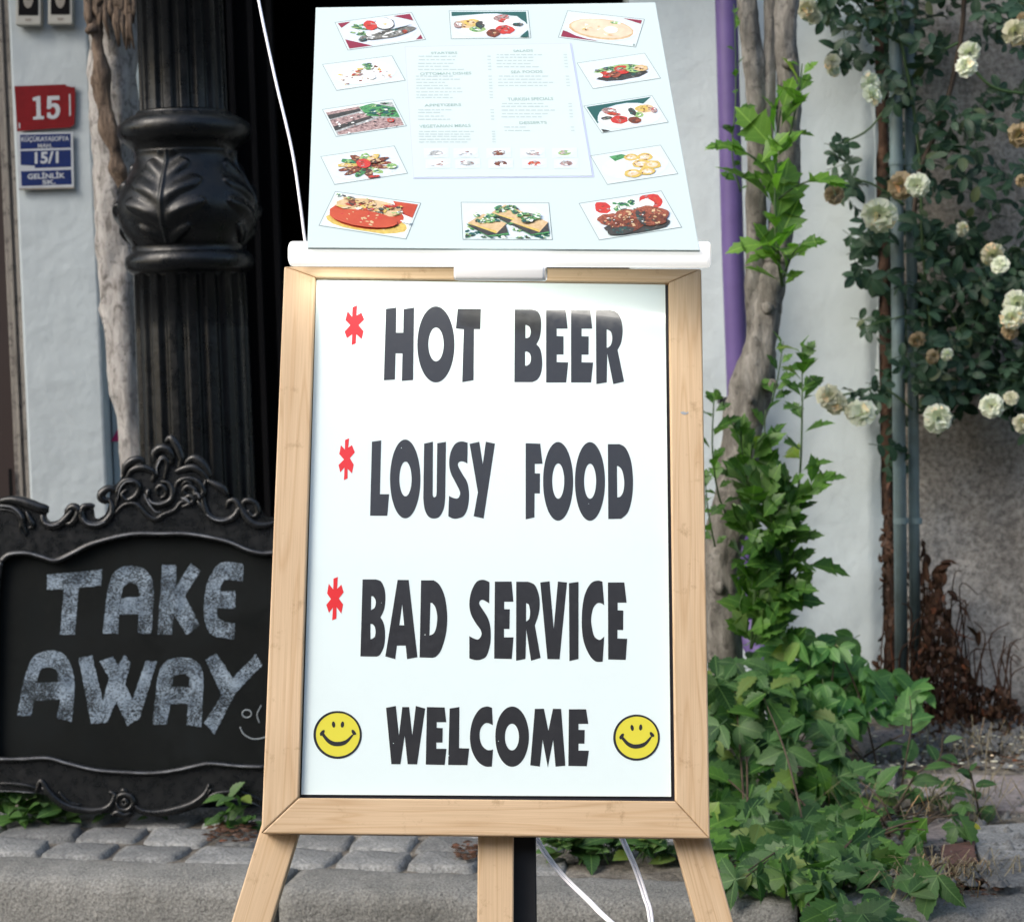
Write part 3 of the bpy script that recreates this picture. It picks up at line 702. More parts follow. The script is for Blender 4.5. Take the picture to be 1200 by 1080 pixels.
orn += [(zp([(0, 650), (110, 640), (230, 668), (330, 705), (405, 725), (375, 745)], za), 5.5), (zp([(0, 690), (90, 700), (160, 740), (200, 800), (205, 860), (235, 940)], za), 3.0),
        (zp([(0, 725), (80, 735), (150, 765), (185, 830), (180, 900), (225, 955)], za), 2.0), (zp([(230, 740), (260, 800), (290, 870), (250, 890)], za), 3.2),
        (zp([(370, 770), (390, 840), (450, 870), (530, 850), (590, 790), (640, 725)], za), 4.6), (zp([(570, 850), (620, 850), (670, 800), (690, 730), (640, 700), (590, 740), (590, 780)], za), 4.0),
        (zp([(830, 700), (780, 690), (725, 715), (720, 790), (760, 845), (850, 860), (930, 830), (980, 760), (985, 690), (960, 640)], za), 4.4),
        (zp([(1020, 560), (960, 540), (900, 580), (890, 620), (930, 650), (960, 630)], za), 4.6),
        (zp([(140, 520), (150, 450), (150, 410), (190, 350), (250, 345), (290, 380), (270, 440), (210, 470), (180, 430), (215, 400)], zc_), 3.4),
        (zp([(130, 560), (190, 500), (260, 490), (300, 520), (350, 570), (400, 590), (450, 560), (520, 530), (560, 480), (620, 490)], zc_), 3.2),
        (zp([(330, 430), (350, 400), (340, 460), (370, 490), (430, 495), (490, 470), (505, 410), (480, 360), (430, 350)], zc_), 3.6),
        (zp([(410, 440), (400, 400), (430, 375), (460, 400), (455, 440), (425, 455)], zc_), 2.6),
        (zp([(405, 320), (400, 260), (425, 205), (455, 200), (470, 235), (460, 290), (450, 340)], zc_), 3.0),
        (zp([(390, 230), (385, 170), (430, 135), (480, 150), (500, 200), (490, 240)], zc_), 4.6), (zp([(460, 100), (490, 70), (530, 120), (560, 210), (540, 270)], zc_), 4.4),
        (zp([(210, 330), (240, 280), (300, 260), (350, 270), (390, 300), (370, 350)], zc_), 4.0), (zp([(190, 310), (205, 250), (255, 215), (300, 210), (320, 240)], zc_), 4.6),
        (zp([(520, 420), (530, 360), (590, 330), (660, 345), (700, 400), (690, 450), (650, 440), (645, 400), (600, 380), (570, 410), (600, 440)], zc_), 3.6),
        (zp([(520, 290), (570, 270), (640, 260), (700, 300), (730, 350)], zc_), 4.4), (zp([(580, 240), (630, 200), (680, 220), (720, 270), (745, 320)], zc_), 4.8),
        (zp([(720, 330), (700, 410), (705, 500), (740, 570), (820, 600), (890, 580), (930, 520), (900, 470), (860, 480), (850, 520)], zc_), 4.0),
        (zp([(720, 340), (780, 370), (830, 400), (850, 440)], zc_), 4.4), (zp([(1000, 560), (960, 530), (955, 480), (1000, 470), (1040, 500), (1045, 560), (1010, 570), (985, 530)], zc_), 3.2),
        (zp([(930, 490), (960, 560), (1020, 620), (1090, 630), (1160, 610)], zc_), 4.4), (zp([(560, 480), (610, 440), (640, 470), (600, 500), (560, 510)], zc_), 2.8),
        (zp([(560, 380), (585, 350), (620, 360), (625, 400)], zc_), 2.2), (zp([(740, 560), (700, 520), (660, 470)], zc_), 3.0),
        ([(345, 606), (362, 596), (374, 606), (390, 596), (400, 620)], 4.4),
        # lower rail
        (zp([(160, 215), (180, 165), (215, 215), (270, 265), (340, 290), (420, 298), (480, 280), (505, 230), (480, 215)], zd), 3.6),
        (zp([(185, 195), (230, 245), (290, 285), (370, 302), (470, 300)], zd), 2.6), (zp([(260, 215), (280, 240), (310, 265), (360, 272)], zd), 1.8),
        (zp([(920, 180), (900, 225), (850, 265), (780, 290), (700, 305), (630, 300), (590, 275)], zd), 3.4), (zp([(930, 200), (890, 250), (820, 285), (740, 312), (660, 318)], zd), 2.2),
        (zp([(910, 245), (950, 222), (1040, 215), (1110, 235), (1160, 262)], zd), 2.2), (zp([(0, 178), (60, 180), (130, 190), (165, 205)], zd), 2.2),
        (zp([(510, 262), (520, 235), (550, 225), (580, 240), (585, 270), (560, 295), (525, 290), (510, 262)], zd), 3.0),
        (zp([(535, 260), (548, 248), (560, 262), (548, 275), (536, 264)], zd), 2.4), (zp([(490, 318), (515, 305), (545, 318), (575, 306)], zd), 3.0), (zp([(530, 215), (545, 208), (560, 218)], zd), 2.6),
        ([(-20, 600), (-45, 640), (-55, 720), (-50, 800), (-52, 880)], 4.0)]
for pts, r in orn: strk('carved_scroll', pts, r * 1.22, M['frameblack'], .002, 7, taper=True, sm=4)
for pts, r in [(zp([(0, 694), (90, 704), (158, 746), (196, 806)], za), 1.0), (zp([(720, 800), (765, 850), (850, 862), (925, 832)], za), .9), (zp([(150, 470), (165, 400), (200, 355), (250, 348)], zc_), .9),
               (zp([(350, 460), (375, 487), (430, 493), (485, 468)], zc_), 1.0), (zp([(720, 560), (770, 592), (830, 600), (885, 582)], zc_), .9), (zp([(380, 840), (450, 868), (520, 852)], za), .8),
               (zp([(405, 300), (402, 260), (425, 210), (450, 200)], zc_), .8), (zp([(560, 455), (590, 465), (612, 490)], zc_), 1.8), (zp([(640, 425), (665, 430), (675, 455)], zc_), 1.6),
               (zp([(320, 430), (345, 480), (390, 540), (430, 545)], zc_), 1.0), (zp([(930, 252), (1000, 248), (1080, 253), (1150, 284)], zd), .8), (zp([(0, 212), (60, 213), (150, 220)], zd), .7)]:
    strk('worn_scroll_highlight', pts, r, M['worn'], .0135, 5, taper=True, sm=4)  # wear and gloss highlights painted as pale strokes
Z9, Z10 = (40, 645, .225), (0, 750, .26667)
def chalkletter(nm, loops, z):
    rr = random.Random(nm); L2 = []
    for l in loops:
        l = loop(l); o = []
        for i in range(len(l)):
            a, b = l[i], l[(i + 1) % len(l)]; k = max(1, int(math.dist(a, b) / 9))
            o += [(a[0] + (b[0] - a[0]) * q / k + rr.uniform(-2, 2), a[1] + (b[1] - a[1]) * q / k + rr.uniform(-2, 2)) for q in range(k)]
        L2.append(o)
    mb = MB(); sheet(mb, zm(L2, *z), CB, -.0112); mb.build('chalk_letter', M['chalk'], cb)
chalkletter('T', [[(68, 125), (355, 98), (348, 182), (232, 192), (212, 436), (135, 436), (155, 200), (68, 203)]], Z9)
chalkletter('A', [[[(358, 432), (375, 260), (395, 160), (430, 100), (490, 80), (560, 88), (605, 130), (622, 200), (618, 320), (610, 432)], (540, 432), (545, 328), (442, 333), (437, 432)], [[(450, 245), (465, 190), (500, 165), (540, 185), (552, 240)]]], Z9)
chalkletter('K', [[(668, 72), (742, 76), (738, 190), (815, 65), (866, 105), (785, 235), (862, 385), (795, 440), (725, 330), (718, 437), (642, 437), (655, 250)]], Z9)
chalkletter('E', [[[(1090, 70), (1010, 58), (950, 80), (905, 160), (885, 270), (890, 370), (930, 440), (1040, 462)], [(1045, 378), (990, 370), (955, 340), (952, 300)], (1048, 300), (1048, 210), [(968, 212), (975, 175), (1000, 152), (1088, 158)]]], Z9)
chalkletter('A2', [[[(75, 332), (95, 220), (115, 140), (150, 70), (220, 45), (280, 60), (315, 120), (328, 200), (315, 355)], (250, 345), (265, 258), (150, 265), (135, 332)], [[(162, 188), (180, 130), (215, 118), (250, 135), (255, 182)]]], Z10)
chalkletter('W', [[(345, 78), (405, 65), (452, 268), (480, 165), (437, 92), (495, 70), (520, 112), (545, 62), (575, 95), (550, 190), (582, 262), (640, 90), (690, 92), (612, 345), (560, 375), (510, 270), (470, 360), (400, 365)]], Z10)
chalkletter('A3', [[[(672, 368), (690, 180), (715, 105), (770, 78), (840, 80), (885, 120), (893, 190), (885, 380)], (822, 372), (825, 278), (748, 278), (732, 370)], [(755, 205), (762, 155), (815, 145), (832, 160), (830, 205)]], Z10)
chalkletter('Y', [[(903, 85), (950, 55), (1022, 165), (1125, 60), (1152, 110), (1035, 230), (942, 412), (898, 360), (975, 240)]], Z10)
for pts in (zp(ell(1085, 322, 20, 17, 10) + [(1105, 322)], Z10), zp([(1148, 285), (1130, 325), (1140, 362)], Z10), zp([(1055, 380), (1072, 412), (1112, 433), (1160, 427), (1195, 405)], Z10), zp(ell(1195, 322, 18, 16, 10) + [(1213, 322)], Z10)):
    strk('chalk_doodle', pts, .7, M['thinchalk'], -.0112, 5)
mb = MB(); a = CB.hit(60, 660, -.03); b2 = CB.hit(270, 660, -.03)   # rear prop so that it stands
for a in (CB.hit(80, 640, -.035), CB.hit(270, 640, -.035)): mb.tube([a, Vector((a.x, a.y + .16, .13))], .012, 8)
mb.build('rear_prop', M['blackmetal'], cb)

# ============================================================ EASEL SIGN
FQ = [(333, 312), (822, 315), (832, 982), (306, 976)]
FP, FC = quad_plane(FQ, 2.5)
ez = thing('easel_sign', 'pine easel with framed white poster reading HOT BEER LOUSY FOOD BAD SERVICE WELCOME', 'sign', (FP.hit(570, 980).x, FP.hit(570, 980).y, 0))
ax_u = (FC[1] - FC[0]).normalized(); ax_v = (FC[0] - FC[3]).normalized()
def member(name, q, along, z1=0.0, th=.032):
    across = along.cross(FP.n).normalized(); mb = MB(); sheet(mb, [q], FP, z1, th)
    return mb.build(name, M['wood'], ez, grain=(along, across), bevel=.0022)
iTL, iTR, iBR, iBL = (369.5, 325), (783.5, 331), (791.5, 938), (350, 934)
g = .25
member('stile', [FQ[0], iTL, iBL, FQ[3]], ax_v)
member('stile', [iTR, FQ[1], FQ[2], iBR], ax_v)
member('bottom_rail', [(iBL[0] + g, iBL[1] + g), (iBR[0] - g, iBR[1] + g), (FQ[2][0] - g, FQ[2][1]), (FQ[3][0] + g, FQ[3][1])], ax_u, -.0004)
member('top_rail', [(FQ[0][0] + g, FQ[0][1]), (FQ[1][0] - g, FQ[1][1]), (iTR[0] - g, iTR[1] - g), (iTL[0] + g, iTL[1] - g)], ax_u, -.0004)
mb = MB(); sheet(mb, [[(352, 312), (803, 316), (812, 958), (330, 955)]], FP, -.014, .012); mb.build('backing_board', M['gap'], ez)
po = MB(); sheet(po, [[(371, 328), (779.5, 333.5), (786.5, 933), (353, 930.5)]], FP, -.0095, .003); po = po.build('poster', M['poster'], ez)
Z1 = (395, 345, .15); Z2 = (590, 345, .13333); Z3 = (390, 505, .16667); Z4 = (600, 505, .13333); Z5 = (375, 665, .13333); Z6 = (540, 665, .175); Z7 = (440, 815, .21667)
def blob0(x, y, r):
    rr = random.Random(int(x * 9)); return [(x + r * rr.uniform(.5, 1.2) * math.cos(a * .9), y + r * rr.uniform(.5, 1.2) * math.sin(a * .9)) for a in range(7)]
def glyph(loops, z, mat='ink', name='letter'):
    mb = MB(); sheet(mb, zm([loop(l, 6) for l in loops], *z), FP, -.0092, 0); mb.build(name, M[mat], po)
G = glyph
G([[(382,112),(463,102),(460,298),(517,298),(520,115),(602,102),(594,668),(506,675),(511,460),(457,460),(452,664),(366,670)]], Z1)
G([ell(772,390,145,297,56), ell(773,390,60,132,40)], Z1)
G([[(943,112),(1124,113),(1119,271),(1070,271),(1066,669),(978,685),(990,272),(928,266)]], Z1)
G([[(100,132),[(250,132),(300,150),(328,210),(330,300),(318,380),(290,438)],[(290,438),(325,485),(341,590),(330,690),(300,745),(255,770)],(96,770)], [(193,270),[(200,268),(228,285),(240,325),(230,370),(205,384)],(193,382)], [(190,502),[(205,500),(232,520),(242,560),(232,605),(205,626)],(190,626)]], Z2)
G([[(375,135),(547,137),(564,300),(468,300),(468,365),(528,368),(528,528),(468,527),(468,594),(569,597),(551,773),(375,773)]], Z2)
G([[(594,138),(764,140),(780,300),(687,300),(687,367),(749,369),(748,528),(687,528),(687,596),(788,598),(770,773),(594,773)]], Z2)
G([[(812,140),[(930,138),(990,155),(1030,210),(1048,310),(1035,420),(1003,487)],(1060,765),(965,788),(912,520),(908,772),(816,788)], [(907,308),[(915,308),(945,330),(956,385),(945,440),(918,467)],(907,467)]], Z2)
G([[(275,74),(340,65),(331,443),(396,443),(383,595),(262,594)]], Z3)
G([ell(509,336,107,277,56), ell(511,336,43,122,40)], Z3)
G([[(642,88),(704,74),[(702,430),(704,455),(714,465),(726,455),(730,430)],(734,85),(796,75),[(790,470),(780,545),(750,600),(712,614),(672,600),(645,545),(636,470)]]], Z3)
G([[[(948,82),(905,72),(860,90),(828,150),(818,230),(832,300),(865,365),(892,420),(893,450),(878,472),(850,470),(817,455)],[(812,598),(845,614),(885,612),(925,590),(950,530),(958,440),(945,360),(910,300),(883,250),(882,225),(900,212),(922,215),(946,228)]]], Z3)
G([[(962,90),(1030,74),(1054,232),(1076,74),(1140,88),(1060,614),(990,598),(1020,430)]], Z3)
G([[(120,106),(248,110),(268,286),(200,288),(200,370),(246,372),(244,547),(198,547),(197,757),(120,775)]], Z4)
G([ell(405,441,132,346,56), ell(406,438,53,155,40)], Z4)
G([ell(685,442,132,346,56), ell(686,440,53,154,40)], Z4)
G([[(842,114),[(945,114),(1000,150),(1045,260),(1063,420),(1055,580),(1020,710),(960,770)],(846,772)], [(922,308),[(930,305),(965,340),(985,430),(980,520),(955,572),(925,582)]]], Z4)
G([[(374,102),[(490,102),(535,120),(565,180),(575,260),(565,360),(532,435)],[(532,435),(560,490),(572,580),(562,690),(530,760),(500,780)],(355,778)], [(450,250),[(465,248),(485,275),(490,310),(480,350),(448,372)]], [(443,493),[(460,493),(482,520),(488,565),(478,610),(443,628)]]], Z5)
G([[(682,106),(779,107),(856,785),(765,802),(753,683),(676,683),(661,802),(574,778)], [(722,318),(740,505),(697,504)]], Z5)
G([[(888,110),[(1000,110),(1050,150),(1095,250),(1117,400),(1110,560),(1070,710),(1025,775),(990,790)],(875,787)], [(970,308),[(985,308),(1015,350),(1030,430),(1022,520),(1000,575),(962,594)]]], Z5)
G([[[(192,96),(150,80),(105,95),(70,160),(57,240),(68,310),(100,370),(132,415),(138,450),(118,478),(90,474),(57,457)],[(57,606),(100,618),(140,612),(175,585),(198,500),(198,400),(180,335),(150,285),(125,245),(128,222),(150,215),(190,238)]]], Z6)
G([[(228,92),(340,92),(352,227),(290,227),(290,277),(328,277),(326,409),(289,409),(289,465),(353,465),(341,610),(223,607)]], Z6)
G([[(371,93),[(450,93),(495,115),(522,180),(528,255),(518,320),(496,385)],(534,602),(470,622),(438,410),(433,610),(370,622)], [(437,235),[(455,245),(464,290),(458,340),(437,360)]]], Z6)
G([[(532,98),(594,90),(622,408),(650,92),(711,98),(661,612),(580,611)]], Z6)
G([[(724,103),(788,94),(788,610),(727,624)]], Z6)
G([[[(948,92),(915,86),(870,105),(830,180),(812,290),(812,420),(828,510),(865,590),(905,627),(950,628)],[(960,460),(930,482),(895,460),(878,400),(873,340),(885,275),(910,240),(935,236),(960,250)]]], Z6)
G([[(985,98),(1095,98),(1110,233),(1050,233),(1050,284),(1088,286),(1087,416),(1049,416),(1049,473),(1114,475),(1104,616),(987,613)]], Z6)
G([[(57,64),(110,54),(127,215),(145,60),(182,60),(199,212),(218,54),(269,68),(225,370),(174,369),(158,215),(135,369),(86,369)]], Z7)
G([[(278,60),(374,62),(383,142),(331,142),(331,172),(364,174),(362,252),(329,252),(329,285),(384,286),(374,373),(272,371)]], Z7)
G([[(401,68),(454,60),(452,282),(507,284),(497,374),(393,373)]], Z7)
G([[[(630,64),(600,57),(560,75),(525,135),(511,215),(520,290),(550,350),(590,380),(629,382)],[(636,290),(605,292),(575,265),(563,215),(572,170),(600,146),(635,158)]]], Z7)
G([ell(739,220,91,163,56), ell(738,222,38,72,40)], Z7)
G([[(862,70),(911,69),(935,188),(960,69),(1004,70),(1027,377),(974,382),(961,237),(932,386),(904,237),(889,382),(837,375)]], Z7)
G([[(1046,72),(1139,72),(1151,151),(1098,151),(1098,183),(1132,184),(1130,258),(1098,258),(1098,295),(1154,296),(1143,380),(1043,378)]], Z7)
G([[(120,100),(157,85),(152,165),(190,142),(212,195),(168,240),(207,287),(192,348),(150,310),(146,382),(114,395),(118,310),(78,342),(58,290),(103,240),(65,200),(82,130),(118,175)]], Z1, 'redink', 'asterisk')
G([[(86,62),(115,50),(108,115),(135,98),(155,150),(120,190),(147,235),(135,297),(104,265),(104,332),(78,345),(82,255),(52,290),(40,238),(78,200),(45,160),(57,98),(85,130)]], Z3, 'redink', 'asterisk')
G([[(118,95),(157,80),(150,185),(188,148),(208,215),(165,270),(203,322),(187,402),(145,345),(144,445),(107,462),(113,350),(78,395),(55,325),(95,275),(62,225),(77,140),(116,190)]], Z5, 'redink', 'asterisk')
for dx, dy, k_, rt in ((0, 0, 1, 0), (350.3, 3.2, .965, .05)):
    def tz(l):
        out = []
        for x, y in l:
            px, py = 360 + x * .07407 - 395.6, 820 + y * .07407 - 860.6
            px, py = px * math.cos(rt) + py * math.sin(rt), py * math.cos(rt) - px * math.sin(rt)
            out.append((395.6 + px * k_ + dx, 860.6 + py * k_ + dy))
        return out
    mb = MB()
    sheet(mb, [tz(ell(480, 548, 382, 378, 64)), tz(ell(484, 546, 347, 344, 64))], FP, -.0090, 0, 1)
    sheet(mb, [tz(ell(484, 546, 349, 346, 64))], FP, -.0092, 0, 0)
    for e in (ell(417, 385, 27, 50, 20, -.12), ell(557, 385, 27, 50, 20, .12)): sheet(mb, [tz(e)], FP, -.0090, 0, 1)
    sheet(mb, [tz(loop([[(225, 545), (300, 650), (380, 710), (480, 728), (590, 705), (670, 640), (748, 530)], [(705, 545), (620, 622), (540, 652), (480, 658), (420, 652), (340, 610), (262, 520)]]))], FP, -.0090, 0, 1)
    sheet(mb, [tz(loop([[(200, 520), (235, 480), (270, 470), (275, 500), (240, 555), (205, 558), (200, 520)]]))], FP, -.0088, 0, 1)
    sheet(mb, [tz(loop([[(700, 475), (728, 468), (770, 515), (768, 545), (730, 545), (704, 510), (700, 475)]]))], FP, -.0088, 0, 1)
    o = mb.build('smiley', [M['yellow'], M['ink']], po)
for pts in ([(797, 483), (801, 482), (806, 484), (803, 486), (799, 485)], [(805, 482), (807, 483), (806, 485)]):
    mb = MB(); sheet(mb, [pts], FP, .0004); mb.build('scuff', M['signwhite'], ez)
for x, y, r in ((525.6, 885, .9), (497.9, 743.4, .7), (470.5, 524.8, .6), (461, 870.5, .6), (463, 526, .5), (523, 556.5, .5), (655.5, 548, .6), (619, 718, .5), (690, 590, .4), (447, 706, .4), (584, 868, .5), (640, 400, .4)):
    mb = MB(); sheet(mb, [blob0(x, y, r)], FP, -.0089); mb.build('chip', M['poster'], po)
# legs, each a board carried on down to the street
def leg(name, pa, wa, pb, wb, off, th, mat, zlow=0.0, top=None):
    A0, A1 = FP.hit(pa[0] - wa / 2, pa[1], off), FP.hit(pa[0] + wa / 2, pa[1], off)
    B0, B1 = FP.hit(pb[0] - wb / 2, pb[1], off), FP.hit(pb[0] + wb / 2, pb[1], off)
    c0, c1 = (A0 + A1) / 2, (B0 + B1) / 2; d = (c1 - c0).normalized(); wd = ((A1 - A0).length + (B1 - B0).length) / 2
    side = d.cross(FP.n).normalized(); wdt = wd * abs(side.dot((A1 - A0).normalized()))
    end = c0 + d * ((zlow - c0.z) / d.z); st = c0 - d * (top if top else .62)
    V = []
    for p, q in ((st, 0), (end, 1)):
        for a, b in ((-1, 0), (1, 0), (1, 1), (-1, 1)):
            v = p + side * a * wdt / 2 - FP.n * b * th
            if q: v = v + d * ((zlow - v.z) / d.z)
            V.append(v)
    Fc = [(0, 1, 2, 3), (7, 6, 5, 4), (0, 4, 5, 1), (1, 5, 6, 2), (2, 6, 7, 3), (3, 7, 4, 0)]
    # orient outward
    cc = sum(V, Vector()) / 8; F2 = []
    for f in Fc:
        a, b, c = (V[k] for k in f[:3]); n_ = (b - a).cross(c - a)
        F2.append(f if n_.dot(a - cc) > 0 else f[::-1])
    return mk(name, V, F2, mat, ez, grain=(d, side), bevel=.002)
leg('leg', (325.5, 979), 45.5, (294.5, 1080), 48, -.034, .022, M['wood'])
leg('leg', (811, 983), 43, (838, 1080), 43, -.034, .022, M['wood'])
leg('centre_leg', (581, 980), 42, (580.5, 1080), 42.5, -.034, .022, M['wood'], top=.75)
leg('rear_leg', (613.5, 982), 29, (614.5, 1080), 29.5, -.062, .022, M['blackmetal'], top=.75)

# ============================================================ MENU PANEL
MQ = [(370, 9), (768, 3), (820, 293), (360, 290)]
MP, MC = quad_plane(MQ, 2.685)
mn = thing('menu_panel', 'pale blue menu panel with twelve food photos sloping above the poster frame', 'menu board', tuple((MC[2] + MC[3]) / 2))
mb = MB(); sheet(mb, [MQ], MP, 0, .004); mb.build('panel', M['menu'], mn, bevel=.0006)
su = (MC[2] - MC[3]).normalized()
def roundbar(name, a, b, w_, h_, rad, mat, par, n=5, endr=.004):
    d = (b - a).normalized(); up = Vector((0, 0, 1)); sd_ = d.cross(up).normalized(); up = sd_.cross(d)
    V = []; ring = []
    for cx, cy, a0 in ((w_/2 - rad, h_/2 - rad, 0), (-w_/2 + rad, h_/2 - rad, 90), (-w_/2 + rad, -h_/2 + rad, 180), (w_/2 - rad, -h_/2 + rad, 270)):
        for k in range(n + 1):
            f = R(a0 + 90 * k / n); ring.append((cx + rad * math.cos(f), cy + rad * math.sin(f)))
    secs = [(a, .8), (a + d * endr * .4, .95), (a + d * endr, 1), (b - d * endr, 1), (b - d * endr * .4, .95), (b, .8)]
    for p, k in secs:
        for x, y in ring: V.append(p + sd_ * x * k + up * y * k)
    m = len(ring); Fc = [(s*m+q, s*m+(q+1) % m, (s+1)*m+(q+1) % m, (s+1)*m+q) for s in range(5) for q in range(m)] + [tuple(range(m)), tuple(5*m+q for q in range(m-1, -1, -1))]
    return mk(name, V, Fc, mat, par, True)
ra, rb = at(340.5, 297.5, 2.715), at(832.5, 298.5, 2.615)
roundbar('light_rail', ra, rb, .034, .036, .013, M['lamp'], mn)
al = bpy.data.lights.new('rail_lamp', 'AREA'); al.shape = 'RECTANGLE'; al.size = (rb - ra).length * .9; al.size_y = .016; al.energy = .24; al.specular_factor = .3; al.color = (1, .96, .88)
ao = bpy.data.objects.new('rail_lamp', al); C.objects.link(ao); lm = (ra + rb) / 2 - Vector((0, 0, .0195)); lx = (rb - ra).normalized(); lz = Vector((0, -.25, 1)); lz = (lz - lz.dot(lx) * lx).normalized(); ly = lz.cross(lx)
ao.matrix_world = Matrix(((lx.x, ly.x, lz.x, lm.x), (lx.y, ly.y, lz.y, lm.y), (lx.z, ly.z, lz.z, lm.z), (0, 0, 0, 1)))
ca, cb_ = at(533.5, 320, 2.64), at(640, 321, 2.62)
roundbar('clip', ca, cb_, .03, .0205, .006, M['whiteplastic'], mn)
pa = at(500, 60, 2.6); 
mb = MB()
for px in (430, 700):
    p0 = MP.hit(px, 150, -.022); p1 = at(px, 330, 2.80); mb.tube([p0, p1], .009, 8)
mb.build('support_arm', M['blackmetal'], mn, True)
M['lav'] = plain('sheet_edge', (.50, .55, .72), .4)
mb = MB(); sheet(mb, [[(473.8, 54.6), (669.6, 50.3), (696.2, 207.6), (484.2, 209.4)]], MP, .0006, .0004); mb.build('menu_sleeve', M['lav'], mn)
sp = MB(); sheet(sp, [[(475.3, 55.5), (668, 51.3), (694, 206), (485.3, 207.8)]], MP, .0012, .001); sp = sp.build('menu_sheet', M['sheet'], mn)
M['text'] = plain('pale_menu_text', (.43, .53, .53), .5)
M['head'] = plain('green_menu_heading', (.32, .46, .43), .5)
Z0 = (470, 50, .18333)
for s_, q in (('STARTERS', [(190, 60), (358, 58), (360, 73), (192, 75)]), ('OTTOMAN DISHES', [(120, 192), (448, 187), (450, 203), (122, 209)]), ('APPETIZERS', [(148, 393), (383, 389), (384, 405), (150, 410)]),
              ('VEGETARIAN MEALS', [(115, 526), (443, 520), (445, 539), (117, 545)]), ('SALADS', [(716, 46), (842, 43), (844, 58), (718, 61)]), ('SEA FOODS', [(700, 180), (903, 177), (905, 194), (702, 197)]),
              ('TURKISH SPECIALS', [(680, 353), (970, 349), (972, 368), (682, 372)]), ('DESSERTS', [(755, 505), (930, 502), (932, 519), (757, 522)])):
    textmesh(sp, 'heading', s_, zq(q, Z0), MP, .0016, M['head'], .01)
mb = MB(); rr = random.Random(5)
for xs, rows in (((110, 330), (88, 110, 133, 152, 172)), ((95, 340), (215, 235, 255, 275, 292, 315, 335, 352)), ((108, 260), (430, 447, 470, 490)), ((112, 400), (568, 585, 600, 618, 635)),
                 ((610, 880), (78, 95, 115, 135, 155)), ((622, 900), (215, 235, 255, 275)), ((642, 930), (390, 408, 432, 455, 475)), ((660, 790), (540, 562))):
    for y in rows:
        x = xs[0] + rr.uniform(-3, 3); end = xs[1] + rr.uniform(-60, 60)
        while x < end:
            w_ = rr.uniform(14, 44); h_ = 3.0
            q = [(x, y - h_), (x + w_, y - h_ - .5), (x + w_, y + h_), (x, y + h_)]; sheet(mb, [zq(q, Z0)], MP, .0015); x += w_ + 8
        xp = 545 + y * .06 if xs[0] < 500 else 1030 + y * .1
        sheet(mb, [zq([(xp, y - 3), (xp + 22, y - 3), (xp + 22, y + 3), (xp, y + 3)], Z0)], MP, .0015)
mb.build('menu_lines', M['text'], sp)
def food(name, c1, c2, scale=300, rough=.45):
    return plain(name, c1, rough, col2=c2, scale=scale)
FM = {'line': plain('photo_border', (.16, .22, .24), .5), 'bg': plain('photo_paper', (.60, .70, .70), .3), 'plate': plain('printed_plate', (.62, .70, .78), .3, var=.05, scale=60), 'cloth': plain('printed_cloth', (.24, .02, .05), .4),
      'red': food('printed_tomato', (.62, .05, .03), (.40, .03, .03)), 'green': food('printed_greens', (.10, .36, .12), (.02, .12, .05), 260), 'dark': food('printed_dark', (.02, .03, .03), (.07, .06, .05), 200),
      'white': plain('printed_white', (.80, .84, .82), .3), 'fish': food('printed_fish', (.28, .27, .24), (.05, .06, .05), 220), 'yellow': food('printed_yellow', (.68, .52, .12), (.5, .36, .1), 200),
      'brown': food('printed_meat', (.26, .07, .03), (.05, .015, .01), 260), 'meat': food('printed_glazed_meat', (.42, .12, .06), (.12, .03, .02), 330), 'pot': food('printed_clay_pot', (.52, .08, .03), (.42, .05, .02), 30),
      'tan': food('printed_crust', (.66, .50, .30), (.52, .36, .18), 120), 'pale': food('printed_pale_dip', (.76, .62, .46), (.66, .50, .36), 60), 'pinkish': food('printed_roll', (.55, .40, .38), (.12, .07, .07), 240), 'teal': plain('printed_teal', (.02, .10, .09), .4), 'grey': food('printed_thumbnail', (.50, .52, .52), (.22, .24, .24), 300), 'lime': food('printed_herbs', (.42, .58, .26), (.16, .32, .08), 300)}
FK = list(FM); FL = [FM[k] for k in FK]; J = FK.index
def blob(cx, cy, rx, ry, rot=0, jit=.12, seed=0):
    rr = random.Random(seed); l = ell(cx, cy, rx, ry, 18, rot)
    return [(cx + (x - cx) * (1 + rr.uniform(-jit, jit)), cy + (y - cy) * (1 + rr.uniform(-jit, jit))) for x, y in l]
